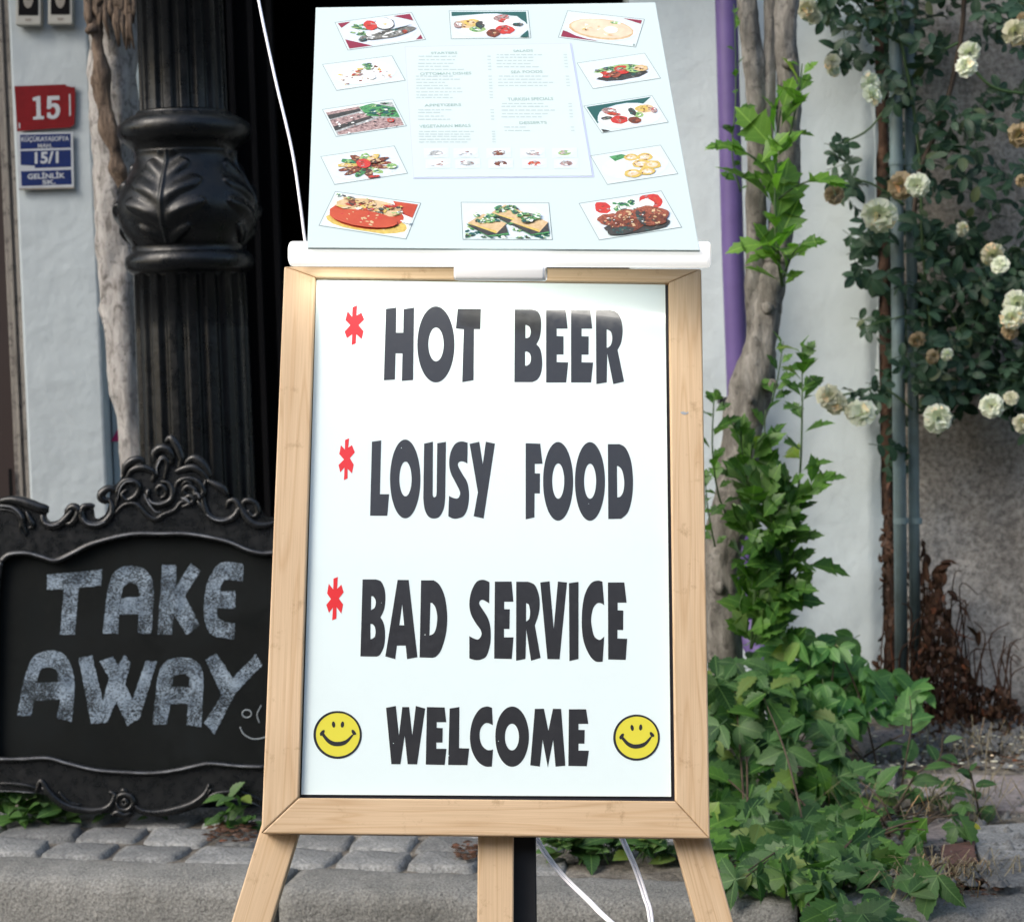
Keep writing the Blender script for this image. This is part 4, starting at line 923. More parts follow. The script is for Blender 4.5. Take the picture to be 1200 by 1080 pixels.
def photo(quad, items, inset=.03, border=True):
    TL, TR, BR, BL = [Vector((*q, 0)) for q in quad]
    def m(l): 
        o = []
        for u, v in l:
            u = max(inset, min(1 - inset, u)); v = max(inset * 1.6, min(1 - inset * 1.6, v))
            p = TL.lerp(TR, u).lerp(BL.lerp(BR, u), v); o.append((p.x, p.y))
        return o
    def raw(a, b):
        o = []
        for u, v in ((a, b), (1 - a, b), (1 - a, 1 - b), (a, 1 - b)):
            p = TL.lerp(TR, u).lerp(BL.lerp(BR, u), v); o.append((p.x, p.y))
        return o
    VAR = {'red': ('pinkish', 'pot', 'brown'), 'green': ('teal', 'lime', 'dark'), 'meat': ('brown', 'tan', 'dark'), 'brown': ('dark', 'meat', 'tan'), 'pot': ('red', 'tan'), 'tan': ('yellow', 'pale', 'brown'),
           'yellow': ('tan', 'pale', 'brown'), 'fish': ('dark', 'white', 'grey'), 'lime': ('green', 'white', 'teal'), 'pale': ('tan', 'white'), 'dark': ('fish', 'teal'), 'pinkish': ('white', 'brown', 'red')}
    extra = []; r4 = random.Random(int(quad[0][0] * 7))
    for it in items:
        if it[0] in VAR:
            extra.append(it)
            cx, cy, rx, ry = it[1:5]; rot = it[5] if len(it) > 5 else 0
            if max(rx, ry) < .03: continue
            for q in range(5 if rx < .1 else 11 if rx < .3 else 18):
                a, d_ = r4.uniform(0, 6.28), r4.uniform(0, .8) ** .6 * .85; ex, ey = rx * d_ * math.cos(a), ry * d_ * math.sin(a)
                extra.append((r4.choice(VAR[it[0]]), cx + ex * math.cos(rot) - ey * math.sin(rot), cy + ex * math.sin(rot) + ey * math.cos(rot), r4.uniform(.006, .022), r4.uniform(.012, .04), rot + r4.uniform(-1, 1), .3))
        else: extra.append(it)
    items = extra
    mb = MB()
    if border: sheet(mb, [raw(0, 0)], MP, .0003, 0, J('line')); sheet(mb, [raw(.007, .014)], MP, .0005, 0, J('bg'))
    else: sheet(mb, [raw(0, 0)], MP, .0015, 0, J('bg'))
    o0 = .0007 if border else .0017
    for k, it in enumerate(items):
        key = it[0]
        if key.startswith('='):       # polygon in unit coordinates
            l = m(it[1]); key = key[1:]
        else: l = m(blob(*it[1:6] if len(it) > 5 else it[1:], jit=(it[6] if len(it) > 6 else .10), seed=k))
        ll = [l[0]]
        for p in l[1:]:
            if math.dist(p, ll[-1]) > .02: ll.append(p)
        if math.dist(ll[0], ll[-1]) < .02: ll.pop()
        if len(ll) > 2 and abs(area(ll)) > .05: sheet(mb, [ll], MP, o0 + k * .000012, 0, J(key))
    mb.build('food_photo', FL, mn if border else sp)
c5, c6 = (340, 0, .27778), (580, 0, .31469)
def rnd_blobs(key, n, cx, cy, sx, sy, r0_, r1_, seed):
    rr = random.Random(seed); return [(key if isinstance(key, str) else rr.choice(key), cx + rr.uniform(-sx, sx), cy + rr.uniform(-sy, sy), rr.uniform(r0_, r1_), rr.uniform(r0_, r1_) * 1.4, rr.uniform(0, 3), .3) for _ in range(n)]
photo(zq([(188, 95), (512, 52), (573, 168), (243, 213)], c5), [('plate', .5, .5, .47, .5, 0, .02), ('=cloth', [(0, 0), (.2, 0), (.05, .22)]), ('=cloth', [(0, 1), (0, .62), (.32, 1)]), ('=cloth', [(1, 0), (1, .3), (.75, 0)]), ('=cloth', [(1, 1), (1, .8), (.88, 1)])]
      + rnd_blobs(['green', 'green', 'lime'], 14, .25, .36, .11, .18, .02, .05, 1) + [('dark', .6, .27, .13, .22), ('white', .6, .26, .115, .19, 0, .02), ('tan', .6, .28, .02, .04), ('red', .42, .26, .085, .17), ('white', .4, .55, .09, .1), ('fish', .62, .62, .32, .13, -.25), ('dark', .66, .52, .26, .03, -.35), ('white', .6, .6, .1, .02, -.5), ('fish', .36, .66, .14, .08, .2), ('dark', .24, .7, .05, .06), ('red', .8, .62, .03, .05)])
photo([(526, 12.6), (619, 12.4), (622.5, 45), (528.5, 46)], [('=teal', [(0, 0), (1, 0), (1, .5), (.85, .2), (.4, .12), (0, .2)]), ('plate', .52, .58, .46, .48, 0, .02), ('white', .5, .5, .36, .34, 0, .03), ('tan', .2, .48, .15, .15), ('yellow', .28, .42, .1, .12), ('lime', .34, .66, .1, .1), ('dark', .38, .5, .06, .13), ('white', .5, .42, .09, .12), ('red', .68, .68, .12, .16), ('brown', .53, .8, .09, .14), ('pinkish', .65, .25, .09, .12, .7), ('red', .7, .35, .1, .05, -.5), ('white', .78, .4, .1, .11), ('dark', .85, .5, .07, .06), ('=teal', [(1, .7), (1, .95), (.86, .95)]), ('pinkish', .1, .5, .05, .12)])
photo(zq([(270, 40), (558, 72), (525, 177), (235, 140)], c6), [('=cloth', [(0, .72), (.0, 1), (.5, 1)]), ('=cloth', [(.72, 0), (1, 0), (1, .18)]), ('plate', .48, .5, .47, .44, .1, .02), ('tan', .5, .52, .42, .36, .1, .02), ('pale', .5, .5, .39, .32, .1, .02), ('white', .62, .5, .09, .11), ('lime', .65, .24, .07, .05), ('tan', .3, .6, .05, .04), ('dark', .98, .94, .02, .05)])
photo(zq([(135, 272), (430, 235), (487, 340), (195, 383)], c5), [('plate', .5, .5, .47, .42, 0, .03), ('white', .5, .55, .42, .34, 0, .05)] + rnd_blobs(['tan', 'brown', 'pinkish', 'grey'], 26, .5, .55, .40, .3, .01, .025, 2) + rnd_blobs(['green', 'lime', 'tan'], 8, .56, .28, .09, .10, .02, .045, 3) + rnd_blobs(['tan', 'red'], 5, .4, .48, .05, .10, .02, .035, 4) + [('white', .57, .6, .07, .18)])
photo(zq([(305, 235), (558, 198), (618, 292), (365, 332)], c6), [('plate', .5, .6, .45, .38, 0, .02), ('dark', .52, .66, .37, .2, -.05), ('lime', .5, .42, .33, .14), ('red', .3, .56, .11, .12), ('red', .55, .48, .13, .15), ('meat', .42, .6, .08, .12), ('lime', .72, .5, .12, .14), ('white', .2, .55, .05, .08), ('tan', .82, .52, .1, .12)] + rnd_blobs(['lime', 'green', 'dark'], 16, .52, .38, .32, .1, .012, .035, 5))
photo(zq([(135, 462), (433, 418), (492, 532), (193, 577)], c5), [('=grey', [(0, .1), (1, .1), (1, 1), (0, 1)]), ('=white', [(0, .02), (.6, .02), (.5, .2), (0, .15)]), ('=pinkish', [(0, .12), (.5, .08), (.55, .2), (0, .3)]), ('=dark', [(0, .22), (.5, .16), (.5, .25), (0, .38)]), ('=pinkish', [(0, .4), (.6, .28), (.6, .48), (0, .66)]), ('=dark', [(0, .64), (.6, .46), (.6, .55), (0, .8)]), ('=pinkish', [(.05, .85), (.7, .58), (1, .7), (1, .97), (.05, .97)]), ('=green', [(.5, .1), (.7, .04), (1, .3), (1, .66), (.75, .55), (.55, .45)])]
      + rnd_blobs(['green', 'lime', 'teal'], 22, .76, .32, .2, .22, .015, .045, 6) + rnd_blobs(['white', 'dark', 'pinkish'], 36, .45, .62, .42, .34, .008, .022, 7) + [('red', .83, .72, .05, .06)])
photo(zq([(330, 395), (585, 355), (647, 456), (398, 497)], c6), [('=teal', [(0, 0), (1, 0), (.8, .25), (.4, .2), (0, .65)]), ('plate', .52, .58, .46, .46, 0, .02), ('white', .52, .52, .38, .33, 0, .03), ('tan', .8, .42, .13, .14), ('yellow', .75, .38, .09, .1), ('lime', .66, .58, .07, .1), ('white', .52, .42, .1, .14), ('dark', .6, .44, .05, .14), ('dark', .2, .52, .08, .06), ('red', .36, .64, .12, .14), ('brown', .56, .74, .09, .12), ('pinkish', .3, .3, .1, .12, -.5), ('red', .33, .42, .1, .04, .5), ('=dark', [(0, .85), (.14, .97), (0, .97)]), ('pinkish', .9, .5, .05, .1)])
fl = [('plate', .5, .55, .46, .44, 0, .03)]
for k in range(13):
    a = 2 * math.pi * k / 13 + .1; fl.append((('green', 'brown', 'lime', 'yellow')[k % 4 if k % 3 else 1], .5 + .22 * math.cos(a), .5 + .26 * math.sin(a), .15, .062, math.atan2(math.sin(a) * .9, math.cos(a)), .12))
photo(zq([(128, 660), (440, 615), (497, 732), (187, 780)], c5), fl + [('red', .5, .44, .095, .16, 0, .04), ('red', .55, .93, .08, .05), ('lime', .84, .66, .07, .09)])
def ringb(cx, cy, r): return [('yellow', cx, cy, r, r * 1.15, 0, .08), ('pale', cx, cy, r * .62, r * .62, 0, .06)]
photo(zq([(355, 580), (617, 540), (683, 648), (418, 688)], c6), [('plate', .5, .55, .46, .42, 0, .02), ('white', .28, .4, .12, .18), ('=green', [(.24, .12), (.42, .1), (.5, .2), (.28, .3)])] + ringb(.52, .25, .1) + ringb(.7, .3, .11) + ringb(.6, .5, .12) + ringb(.74, .58, .12) + ringb(.42, .76, .12) + ringb(.62, .76, .11))
photo(zq([(190, 807), (553, 857), (490, 1010), (120, 952)], c5), [('=white', [(0, 0), (1, 0), (1, 1), (0, 1)]), ('yellow', .5, .72, .47, .26, 0, .03), ('=cloth', [(.7, 0), (1, 0), (1, .42), (.75, .3)]), ('=pot', [(.68, .0), (1, 0), (1, .42), (.8, .3)]), ('pot', .46, .52, .42, .38, .03, .02), ('tan', .46, .3, .39, .22, .05, .03)]
      + rnd_blobs(['yellow', 'red', 'pale', 'brown', 'tan'], 20, .42, .26, .28, .12, .03, .06, 8) + rnd_blobs(['dark', 'lime', 'white', 'tan'], 16, .68, .3, .12, .12, .012, .03, 9) + rnd_blobs(['lime', 'dark'], 14, .2, .07, .2, .06, .01, .03, 10) + [('pot', .44, .62, .39, .22, .02, .02), ('white', .95, .55, .1, .03, .2)])
def pastry(cx, cy, s, k=1): return [('=green', [(cx - s*1.38, cy + .02), (cx, cy + s * 2.1), (cx + s * 1.4, cy + .3), (cx + s * 1.2, cy)]), ('=dark', [(cx - s*1.3, cy + .05), (cx, cy + s * 1.95), (cx + s * 1.35, cy + .25), (cx + s * 1.2, cy)]), ('=tan', [(cx - s*1.3, cy), (cx - .2 * s, cy - s * 1.5), (cx + s * 1.3, cy + .0), (cx + .1, cy + s * 1.6)]), ('=yellow', [(cx - s*1.3, cy), (cx + .1, cy + s * 1.15), (cx + .1, cy + s * 1.6)])]
photo([(540, 236.8), (643.5, 237.6), (647.7, 281.2), (542.2, 280.8)], [('plate', .5, .5, .5, .5, 0, .0)] + rnd_blobs(['green', 'teal', 'lime'], 34, .5, .8, .46, .15, .012, .04, 11) + pastry(.53, .28, .15) + pastry(.28, .56, .17) + pastry(.76, .52, .17) + rnd_blobs(['green', 'lime'], 14, .51, .18, .10, .09, .02, .04, 12) + rnd_blobs(['green', 'lime'], 16, .28, .42, .12, .11, .02, .04, 13) + rnd_blobs(['green', 'lime'], 16, .76, .40, .11, .11, .02, .04, 14))
photo(zq([(312, 757), (620, 710), (697, 847), (388, 895)], c6), [('plate', .5, .5, .48, .46, 0, .02), ('white', .5, .42, .4, .36, 0, .04), ('red', .24, .2, .09, .16), ('red', .82, .22, .14, .2), ('white', .76, .26, .08, .12)] + rnd_blobs(['lime', 'white', 'green'], 22, .52, .24, .15, .12, .015, .04, 15)
      + [('dark', .52, .78, .4, .2), ('meat', .26, .52, .16, .15, .2), ('meat', .46, .48, .14, .16), ('brown', .4, .72, .2, .18), ('dark', .3, .84, .16, .1), ('meat', .7, .46, .16, .14), ('meat', .82, .56, .12, .16), ('brown', .72, .7, .17, .15), ('dark', .6, .6, .04, .2)] + rnd_blobs(['tan', 'white', 'meat'], 30, .5, .6, .3, .14, .006, .016, 16))
for i, (ux, ks) in enumerate(((225, 'grey'), (415, 'grey'), (625, 'brown'), (840, 'pot'), (1045, 'grey'))):
    for j, vy in enumerate((705, 772)):
        k2 = ['grey', 'plate', 'brown', 'grey', 'lime', 'white', 'grey', 'brown', 'pot', 'pinkish'][i + 5 * j]
        w_, h_ = 80, 32; x = ux + j * 12
        photo(zq([(x - w_, vy - h_ + 2), (x + w_, vy - h_ - 2), (x + w_, vy + h_ - 2), (x - w_, vy + h_ + 2)], Z0), [('plate', .5, .5, .42, .4), (k2, .5, .5, .26, .26)] + rnd_blobs(['grey', 'pinkish', 'white'], 6, .5, .5, .22, .2, .04, .09, 30 + i + 5 * j), 0.0, False)

# ---- cables
def cable(name, label, pts, Ys, r, twin=False):
    P = spline([at(x, y, Y) for (x, y), Y in zip(pts, Ys)], 8); o = thing(name, label, 'cable', tuple(P[-1]), 'white cables')
    for k, dx in enumerate((-.0022, .0022) if twin else (0,)):
        mb = MB(); mb.tube([p + Vector((dx, 0, 0)) for p in P], r, 8); mb.build('cord', M['cable'], o, True)
    return o
cable('power_cable', 'white cable hanging straight down onto the left end of the rail', [(290, -80), (303, 0), (322, 90), (342, 175), (352, 240), (359, 290), (370, 330)], [3.2, 3.1, 3.0, 2.9, 2.82, 2.77, 2.77], .0024)
cable('power_cable', 'white cable slanting right below the poster beside the black post', [(600, 930), (628, 982), (655, 1020), (690, 1055), (716, 1080), (790, 1140), (880, 1190)], [2.66, 2.62, 2.56, 2.5, 2.46, 2.42, 2.4], .0021, True)
cable('power_cable', 'white cable hanging down beside the right wooden leg', [(710, 940), (729, 982), (744, 1015), (756, 1050), (763, 1080), (770, 1180), (800, 1300)], [2.66, 2.62, 2.57, 2.53, 2.5, 2.45, 2.42], .0021, True)

# ============================================================ VEGETATION
def leafmesh(name, half, mats, fold=.25, droop=.2, n_mid=None):
    """half outline (x>=0) from base to tip; folded along the midrib, drooping"""
    V = []; Fc = []; m = len(half)
    ymax = half[-1][1]
    for (x, y) in half: V.append((0, y, -droop * (y / ymax) ** 2 * ymax))
    for s in (1, -1):
        for (x, y) in half: V.append((s * x, y, fold * x - droop * (y / ymax) ** 2 * ymax))
    for s in (0, 1):
        b = m * (1 + s)
        for k in range(m - 1):
            f = (k, b + k, b + k + 1, k + 1)
            Fc.append(f if s == 0 else f[::-1])
    me = bpy.data.meshes.new(name); me.from_pydata(V, [], Fc); me.validate()
    return V, Fc
def combine(parts, name, mat):
    V = []; Fc = []; LF = []
    for (v, f, q, loc, sc) in parts:
        b = len(V); LF += [c_ for p in v for c_ in ((p[0], p[1], 0) if len(v) > 4 else (.1, .06, 0))]; V += [q @ (Vector(p) * sc) + Vector(loc) for p in v]; Fc += [tuple(b + k for k in g_) for g_ in f]
    me = bpy.data.meshes.new(name); me.from_pydata(V, [], Fc); me.materials.append(mat); me.polygons.foreach_set('use_smooth', [True] * len(Fc)); me.attributes.new('lf', 'FLOAT_VECTOR', 'POINT').data.foreach_set('vector', LF); return me
ov = [(0, 0), (.13, .08), (.22, .2), (.20, .22), (.28, .36), (.25, .38), (.29, .52), (.25, .54), (.24, .68), (.19, .70), (.15, .84), (.10, .86), (0, 1)]
lob = [(0, 0), (.02, .10), (.12, .22), (.20, .34), (.31, .46), (.27, .50), (.35, .63), (.24, .61), (.17, .62), (.19, .71), (.23, .79), (.15, .80), (.12, .88), (.06, .91), (0, 1)]
sm = [(0, 0), (.16, .12), (.27, .35), (.30, .55), (.24, .78), (.12, .93), (0, 1)]
nar = [(0, 0), (.03, .3), (.035, .6), (0, 1)]
qz = lambda a: Quaternion((0, 0, 1), a); qx = lambda a: Quaternion((1, 0, 0), a); qy = lambda a: Quaternion((0, 1, 0), a)
I_ = Quaternion()
def variants(base, mat, name, kind, n=3):
    out = []
    for k in range(n):
        rr = random.Random(k + 7); p = []
        v, f = leafmesh(name, base, None, rr.uniform(.15, .45), rr.uniform(.1, .45))
        if kind == 1: p = [(v, f, I_, (0, 0, 0), 1)]
        if kind == 3: p = [(v, f, I_, (0, .25, 0), .75), (v, f, qz(1.1) @ qy(.3), (0, .22, 0), .6), (v, f, qz(-1.1) @ qy(-.3), (0, .22, 0), .6), ([(-.012, 0, 0), (.012, 0, 0), (.012, .26, 0), (-.012, .26, 0)], [(0, 1, 2, 3)], I_, (0, 0, 0), 1)]
        if kind == 5: p = [(v, f, I_, (0, .62, -.05), .42), (v, f, qz(1.2) @ qx(-.2), (0, .56, -.03), .36), (v, f, qz(-1.2) @ qx(-.2), (0, .56, -.03), .36), (v, f, qz(1.25) @ qx(.1), (0, .25, 0), .32), (v, f, qz(-1.25) @ qx(.1), (0, .25, 0), .32), ([(-.01, 0, 0), (.01, 0, 0), (.01, .62, -.04), (-.01, .62, -.04)], [(0, 1, 2, 3)], I_, (0, 0, 0), 1)]
        out.append((combine(p, name, mat)))
    return out
def orient(d, nrm):
    d = d.normalized(); x = d.cross(nrm)
    if x.length < .01: x = d.cross(Vector((.3, .7, .2)))
    x.normalize(); z = x.cross(d).normalized()
    return Matrix((x, d, z)).transposed().to_quaternion()
def place(parent, meshes, items, name='leaf', limit=290, stuffname='foliage', mat=None):
    """items: (loc, quat, size), nearest and largest first"""
    for it in items[:limit]: piece(name, random.choice(meshes), parent, it[0], it[1], it[2])
    rest = items[limit:]
    if rest:
        mb = MB(); LF = []
        for loc, q, s in rest:
            me = random.choice(meshes); buf = [0.0] * (3 * len(me.vertices)); me.attributes['lf'].data.foreach_get('vector', buf); LF += buf
            mb.add([q @ (v.co * s) + loc for v in me.vertices], [tuple(p.vertices) for p in me.polygons])
        o = mb.build(stuffname, mat, parent, True); o['kind'] = 'stuff'; o.data.attributes.new('lf', 'FLOAT_VECTOR', 'POINT').data.foreach_set('vector', LF)
def inpoly(x, y, P):
    c = False; j = len(P) - 1
    for i in range(len(P)):
        if (P[i][1] > y) != (P[j][1] > y) and x < (P[j][0] - P[i][0]) * (y - P[i][1]) / (P[j][1] - P[i][1]) + P[i][0]: c = not c
        j = i
    return c
def rleaf(rr, loc, size, face=1.0, upb=.5, dirb=None):
    d = Vector((rr.uniform(-1, 1), rr.uniform(-.8, .3), rr.uniform(-.7, .6)))
    if dirb: d = d * .6 + dirb
    n = Vector((rr.uniform(-.6, .6), -face * rr.uniform(.3, 1), upb * rr.uniform(.2, 1.6)))
    return (loc - d.normalized() * size * .45, orient(d, n), size)

# ---- tree in front of the white wall
TY = 4.78
tr = thing('forked_tree', 'grey forked tree trunk standing between the poster and the white wall', 'tree', atz(850, 905, .13))
def trunk(name, pts, rads, Y=TY, n=28, jit=.26):
    P = spline([at(x, y, Y) for x, y in pts], 8); rs = spline([(r, 0, 0) for r in rads], 8)
    mb = MB(); mb.tube(P, [q.x * Y / F for q in rs], n, jit=jit); return mb.build(name, M['treebark'], tr, True)
trunk('trunk', [(838, 925), (845, 860), (850, 790), (845, 700), (848, 640), (858, 580), (872, 510), (882, 450), (893, 390), (902, 340), (910, 305)], [33, 27, 22, 21, 22, 22, 23, 24, 19, 16, 14])
trunk('branch', [(910, 308), (918, 240), (924, 180), (924, 100), (920, 40), (921, 0), (921, -70), (915, -220)], [16, 14, 13, 13.5, 14, 13.5, 13, 11])
trunk('branch', [(886, 420), (884, 370), (884, 320), (886, 240), (889, 180), (885, 100), (878, 30), (875, -10), (868, -80), (850, -220)], [13, 11, 10.5, 12, 12.5, 12, 12, 12, 11, 9])
trunk('branch', [(893, 190), (899, 130), (902, 70), (902, 0), (900, -80), (905, -220)], [9, 8.5, 7, 6.5, 6, 5])
for x, y, r in ((904, 452, 9), (862, 540, 8), (924, 75, 7), (899, 362, 8), (878, 470, 7), (842, 690, 10), (912, 265, 6)):
    p = at(x, y, TY - .045); mb = MB(); mb.tube([p + Vector((0, .02, 0)), p + Vector((.004, -.012, .004))], [r * .0021, r * .0013], 10, jit=.4); mb.build('knot', M['treebark'], tr, True)

brightM = variants(lob, M['bright'], 'leaf', 1); midM = variants(lob, M['mid'], 'leaf', 1)
def shoot(parent, pts, Ys, r, meshes, n, size, rr, stemmat='stem', spread=1.0, upw=.9, every=None):
    P = spline([at(x, y, Y) for (x, y), Y in zip(pts, Ys)], 6); m = len(P)
    mb = MB(); mb.tube(P, [r * (1 - .6 * k / m) for k in range(m)], 6); mb.build('stem', M[stemmat], parent, True)
    items = []
    for k in range(n):
        t = (k + rr.random() * .6) / n * (m - 1); i = min(m - 2, int(t)); p = P[i].lerp(P[i + 1], t - i); ax = (P[i + 1] - P[i]).normalized()
        a = k * 2.4 + rr.uniform(-.9, .9)
        o = Vector((math.cos(a), math.sin(a) * .8 - .25, 0)); d = o * spread + ax * rr.uniform(upw * .5, upw * 1.2) * (1 if k < n - 4 else 1.8)
        d += Vector((rr.uniform(-.35, .35), rr.uniform(-.3, .3), rr.uniform(-.45, .35))); nn = Vector((rr.uniform(-.6, .6), -rr.uniform(.2, 1), rr.uniform(.3, 1.1))) - o * .3
        s = size * rr.uniform(.5, 1.25) * (.75 + .5 * math.sin(math.pi * (k + .6) / n))
        items.append((p + o * r, orient(d, nn), s))
    return items
rr = random.Random(21)
s1 = thing('leafy_shoot', 'bright green lobed leaves sprouting high on the forked tree trunk', 'shoot', at(915, 325, 4.70), 'leafy shoots on the tree')
it = shoot(s1, [(917, 335), (912, 300), (908, 240), (910, 175), (915, 125)], [4.72, 4.66, 4.64, 4.66, 4.68], .005, brightM, 19, .115, rr, upw=1.5)
it += shoot(s1, [(908, 215), (895, 195), (872, 178), (855, 172)], [4.66, 4.64, 4.62, 4.62], .004, brightM, 8, .075, rr)
it += shoot(s1, [(910, 235), (930, 220), (950, 212), (965, 212)], [4.66, 4.64, 4.62, 4.62], .003, brightM, 7, .075, rr)
it += shoot(s1, [(915, 300), (905, 290), (895, 285)], [4.68, 4.62, 4.6], .003, brightM, 6, .085, rr)
it += shoot(s1, [(925, 160), (936, 110), (940, 75)], [4.72, 4.7, 4.7], .003, brightM, 7, .075, rr)
it += shoot(s1, [(918, 325), (928, 300), (938, 285)], [4.68, 4.62, 4.6], .003, brightM, 6, .07, rr)
place(s1, brightM, it, mat=M['bright'])
s2 = thing('leafy_shoot', 'slender upright green shoot against the white wall right of the trunk', 'shoot', at(925, 700, 4.65), 'leafy shoots on the tree')
it = shoot(s2, [(905, 700), (925, 640), (937, 560), (940, 480), (940, 455)], [4.7, 4.66, 4.64, 4.62, 4.62], .004, midM, 20, .062, rr)
it += shoot(s2, [(940, 470), (940, 440), (940, 405)], [4.62, 4.62, 4.62], .0025, midM, 11, .062, rr)
it += shoot(s2, [(935, 600), (945, 575), (960, 562)], [4.64, 4.62, 4.6], .0025, midM, 6, .075, rr)
it += shoot(s2, [(915, 690), (935, 668), (955, 660)], [4.66, 4.64, 4.62], .0025, midM, 5, .08, rr)
it += shoot(s2, [(905, 470), (912, 440), (918, 400)], [4.72, 4.7, 4.7], .0025, midM, 8, .055, rr)
it += shoot(s2, [(912, 600), (897, 540), (897, 480)], [4.72, 4.72, 4.72], .003, midM, 8, .06, rr)
place(s2, midM, it, mat=M['mid'])
s3 = thing('leafy_shoot', 'dense leafy green suckers covering the lower tree trunk', 'shoot', at(880, 760, 4.65), 'leafy shoots on the tree')
it = []
for pts in ([(880, 760), (885, 680), (880, 600), (870, 530), (868, 505)], [(890, 740), (905, 680), (905, 620), (895, 570)], [(895, 740), (920, 690), (930, 640), (925, 590)], [(885, 700), (905, 650), (918, 600), (925, 560)], [(880, 760), (895, 720), (910, 700), (925, 690)], [(880, 640), (878, 560), (882, 520)]):
    it += shoot(s3, pts, [4.68 - .03 * k for k in range(len(pts))], .004, midM, 15, .095, rr, upw=1.4)
for k in range(60):
    x, y = rr.uniform(866, 930), rr.uniform(590, 765); it.append(rleaf(rr, at(x, y, rr.uniform(4.55, 4.72)), rr.uniform(.06, .10), dirb=Vector((.3 * (x - 890) / 40, -.2, .4))))
place(s3, midM, it, mat=M['mid'])
s4 = thing('leafy_shoot', 'dark small shoot at the left side of the trunk behind the frame', 'shoot', at(842, 620, 4.6), 'leafy shoots on the tree')
it = shoot(s4, [(855, 610), (842, 580), (835, 530), (836, 480), (838, 465)], [4.66, 4.6, 4.56, 4.54, 4.54], .003, midM, 18, .058, rr)
it += shoot(s4, [(838, 640), (830, 600), (826, 560)], [4.6, 4.56, 4.54], .003, midM, 8, .06, rr)
it += shoot(s4, [(868, 225), (858, 180), (862, 120), (862, 60), (860, 5)], [4.74, 4.72, 4.72, 4.72, 4.72], .0025, midM, 12, .04, rr)
place(s4, midM, it, mat=M['mid'])

# ---- low bushes over the kerb
jag = [(0, 0), (.10, .10), (.24, .20), (.19, .25), (.33, .40), (.24, .42), (.30, .57), (.20, .58), (.22, .71), (.13, .72), (.12, .85), (.06, .87), (0, 1)]
bushM = variants(ov, M['bush'], 'leaf', 3) + variants(jag, M['bush'], 'leaf', 3) + variants(jag, M['mid'], 'leaf', 1, 2); limeM = variants(ov, M['lime'], 'leaf', 3); bush1 = variants(ov, M['bush'], 'leaf', 1)
def bush(name, label, poly, base, n, meshes, mat, size, rr, ys, limit=270, group='bushes by the kerb', stems=10, brown=True):
    b = thing(name, label, 'bush', base, group); x0, x1 = min(p[0] for p in poly), max(p[0] for p in poly); y0, y1 = min(p[1] for p in poly), max(p[1] for p in poly)
    its = []; tries = 0
    while len(its) < n and tries < 20000:
        tries += 1; x, y = rr.uniform(x0, x1), rr.uniform(y0, y1)
        if not inpoly(x, y, poly): continue
        t = max(0, min(1, (y - y0) / (y1 - y0))); Y = ys[0] + (ys[1] - ys[0]) * t + rr.uniform(-.03, .28) ; p = at(x, y, Y)
        if p.z < .17 and (p - kc(0, 0, 0)).dot(-kp) > -.2:
            q = atz(x, y, .17)
            if q.y < Y: p = q
        its.append(rleaf(rr, p, size * rr.uniform(.65, 1.3), .7, 1.1))
    its.sort(key=lambda i: i[0].y)
    place(b, meshes, its, limit=limit, mat=mat)
    for k in range(stems):
        i = rr.choice(its); bb = Vector(base) + Vector((rr.uniform(-.15, .15), rr.uniform(-.05, .1), 0)); mid = bb.lerp(i[0], .5) + Vector((rr.uniform(-.012, .012), -.01, .015))
        P = spline([bb, mid, i[0]], 6); mb = MB(); mb.tube(P, [.0032 - .0020 * q / len(P) for q in range(len(P))], 6); mb.build('stem', M['brownstem' if brown else 'stem'], b, True)
    return b
bush('low_bush', 'dark green leafy bush beside the right wooden leg spilling onto the kerb', [(826, 800), (850, 780), (900, 790), (960, 820), (985, 880), (1010, 930), (1030, 990), (1000, 1030), (940, 1040), (850, 1036), (826, 1010)], atz(900, 985, .13), 215, bushM, M['bush'], .10, rr, (4.42, 3.98))
bush('low_bush', 'fresh green plant with broad leaves under the tree at the wall foot', [(885, 765), (910, 745), (950, 742), (1000, 752), (1030, 785), (1072, 795), (1085, 835), (1050, 850), (1020, 835), (990, 870), (940, 850), (890, 810)], atz(960, 905, .13), 120, limeM, M['lime'], .095, rr, (4.6, 4.45))
bush('low_bush', 'sparse trailing bush with dark stems at the right over stone slabs', [(985, 905), (1010, 870), (1035, 885), (1050, 920), (1085, 935), (1105, 915), (1150, 925), (1165, 950), (1140, 985), (1100, 975), (1080, 1010), (1030, 1020), (985, 980)], atz(1030, 985, .13), 22, bushM, M['bush'], .085, rr, (4.12, 3.96), stems=14)
bush('low_bush', 'deep green leafy clump hanging down over the kerb edge at bottom', [(940, 1000), (1000, 985), (1075, 1000), (1095, 1040), (1080, 1100), (1030, 1120), (960, 1110), (935, 1060)], kc((atz(1010, 1025, .13) - KA).dot(kt), .03, .13), 36, bushM, M['bush'], .095, rr, (3.90, 3.66), stems=5)
yl = thing('seedling', 'small yellow green seedling beside the broken red brick', 'plant', atz(1160, 1000, .14))
yM = variants(sm, M['yleaf'], 'leaf', 1); it = []
for x, y, sz, d in ((1146, 985, .07, (1, -.2, .25)), (1146, 985, .045, (-.2, -.3, .9)), (1143, 1003, .055, (.4, -.5, -.5))): it.append((at(x, y, 3.98), orient(Vector(d), Vector((0, -.6, .8))), sz))
place(yl, yM, it, mat=M['yleaf']); mb = MB(); mb.tube(spline([at(1158, 1030, 3.98), at(1156, 1010, 3.98), at(1146, 985, 3.98)], 5), .003, 6); mb.build('stem', M['straw'], yl, True)
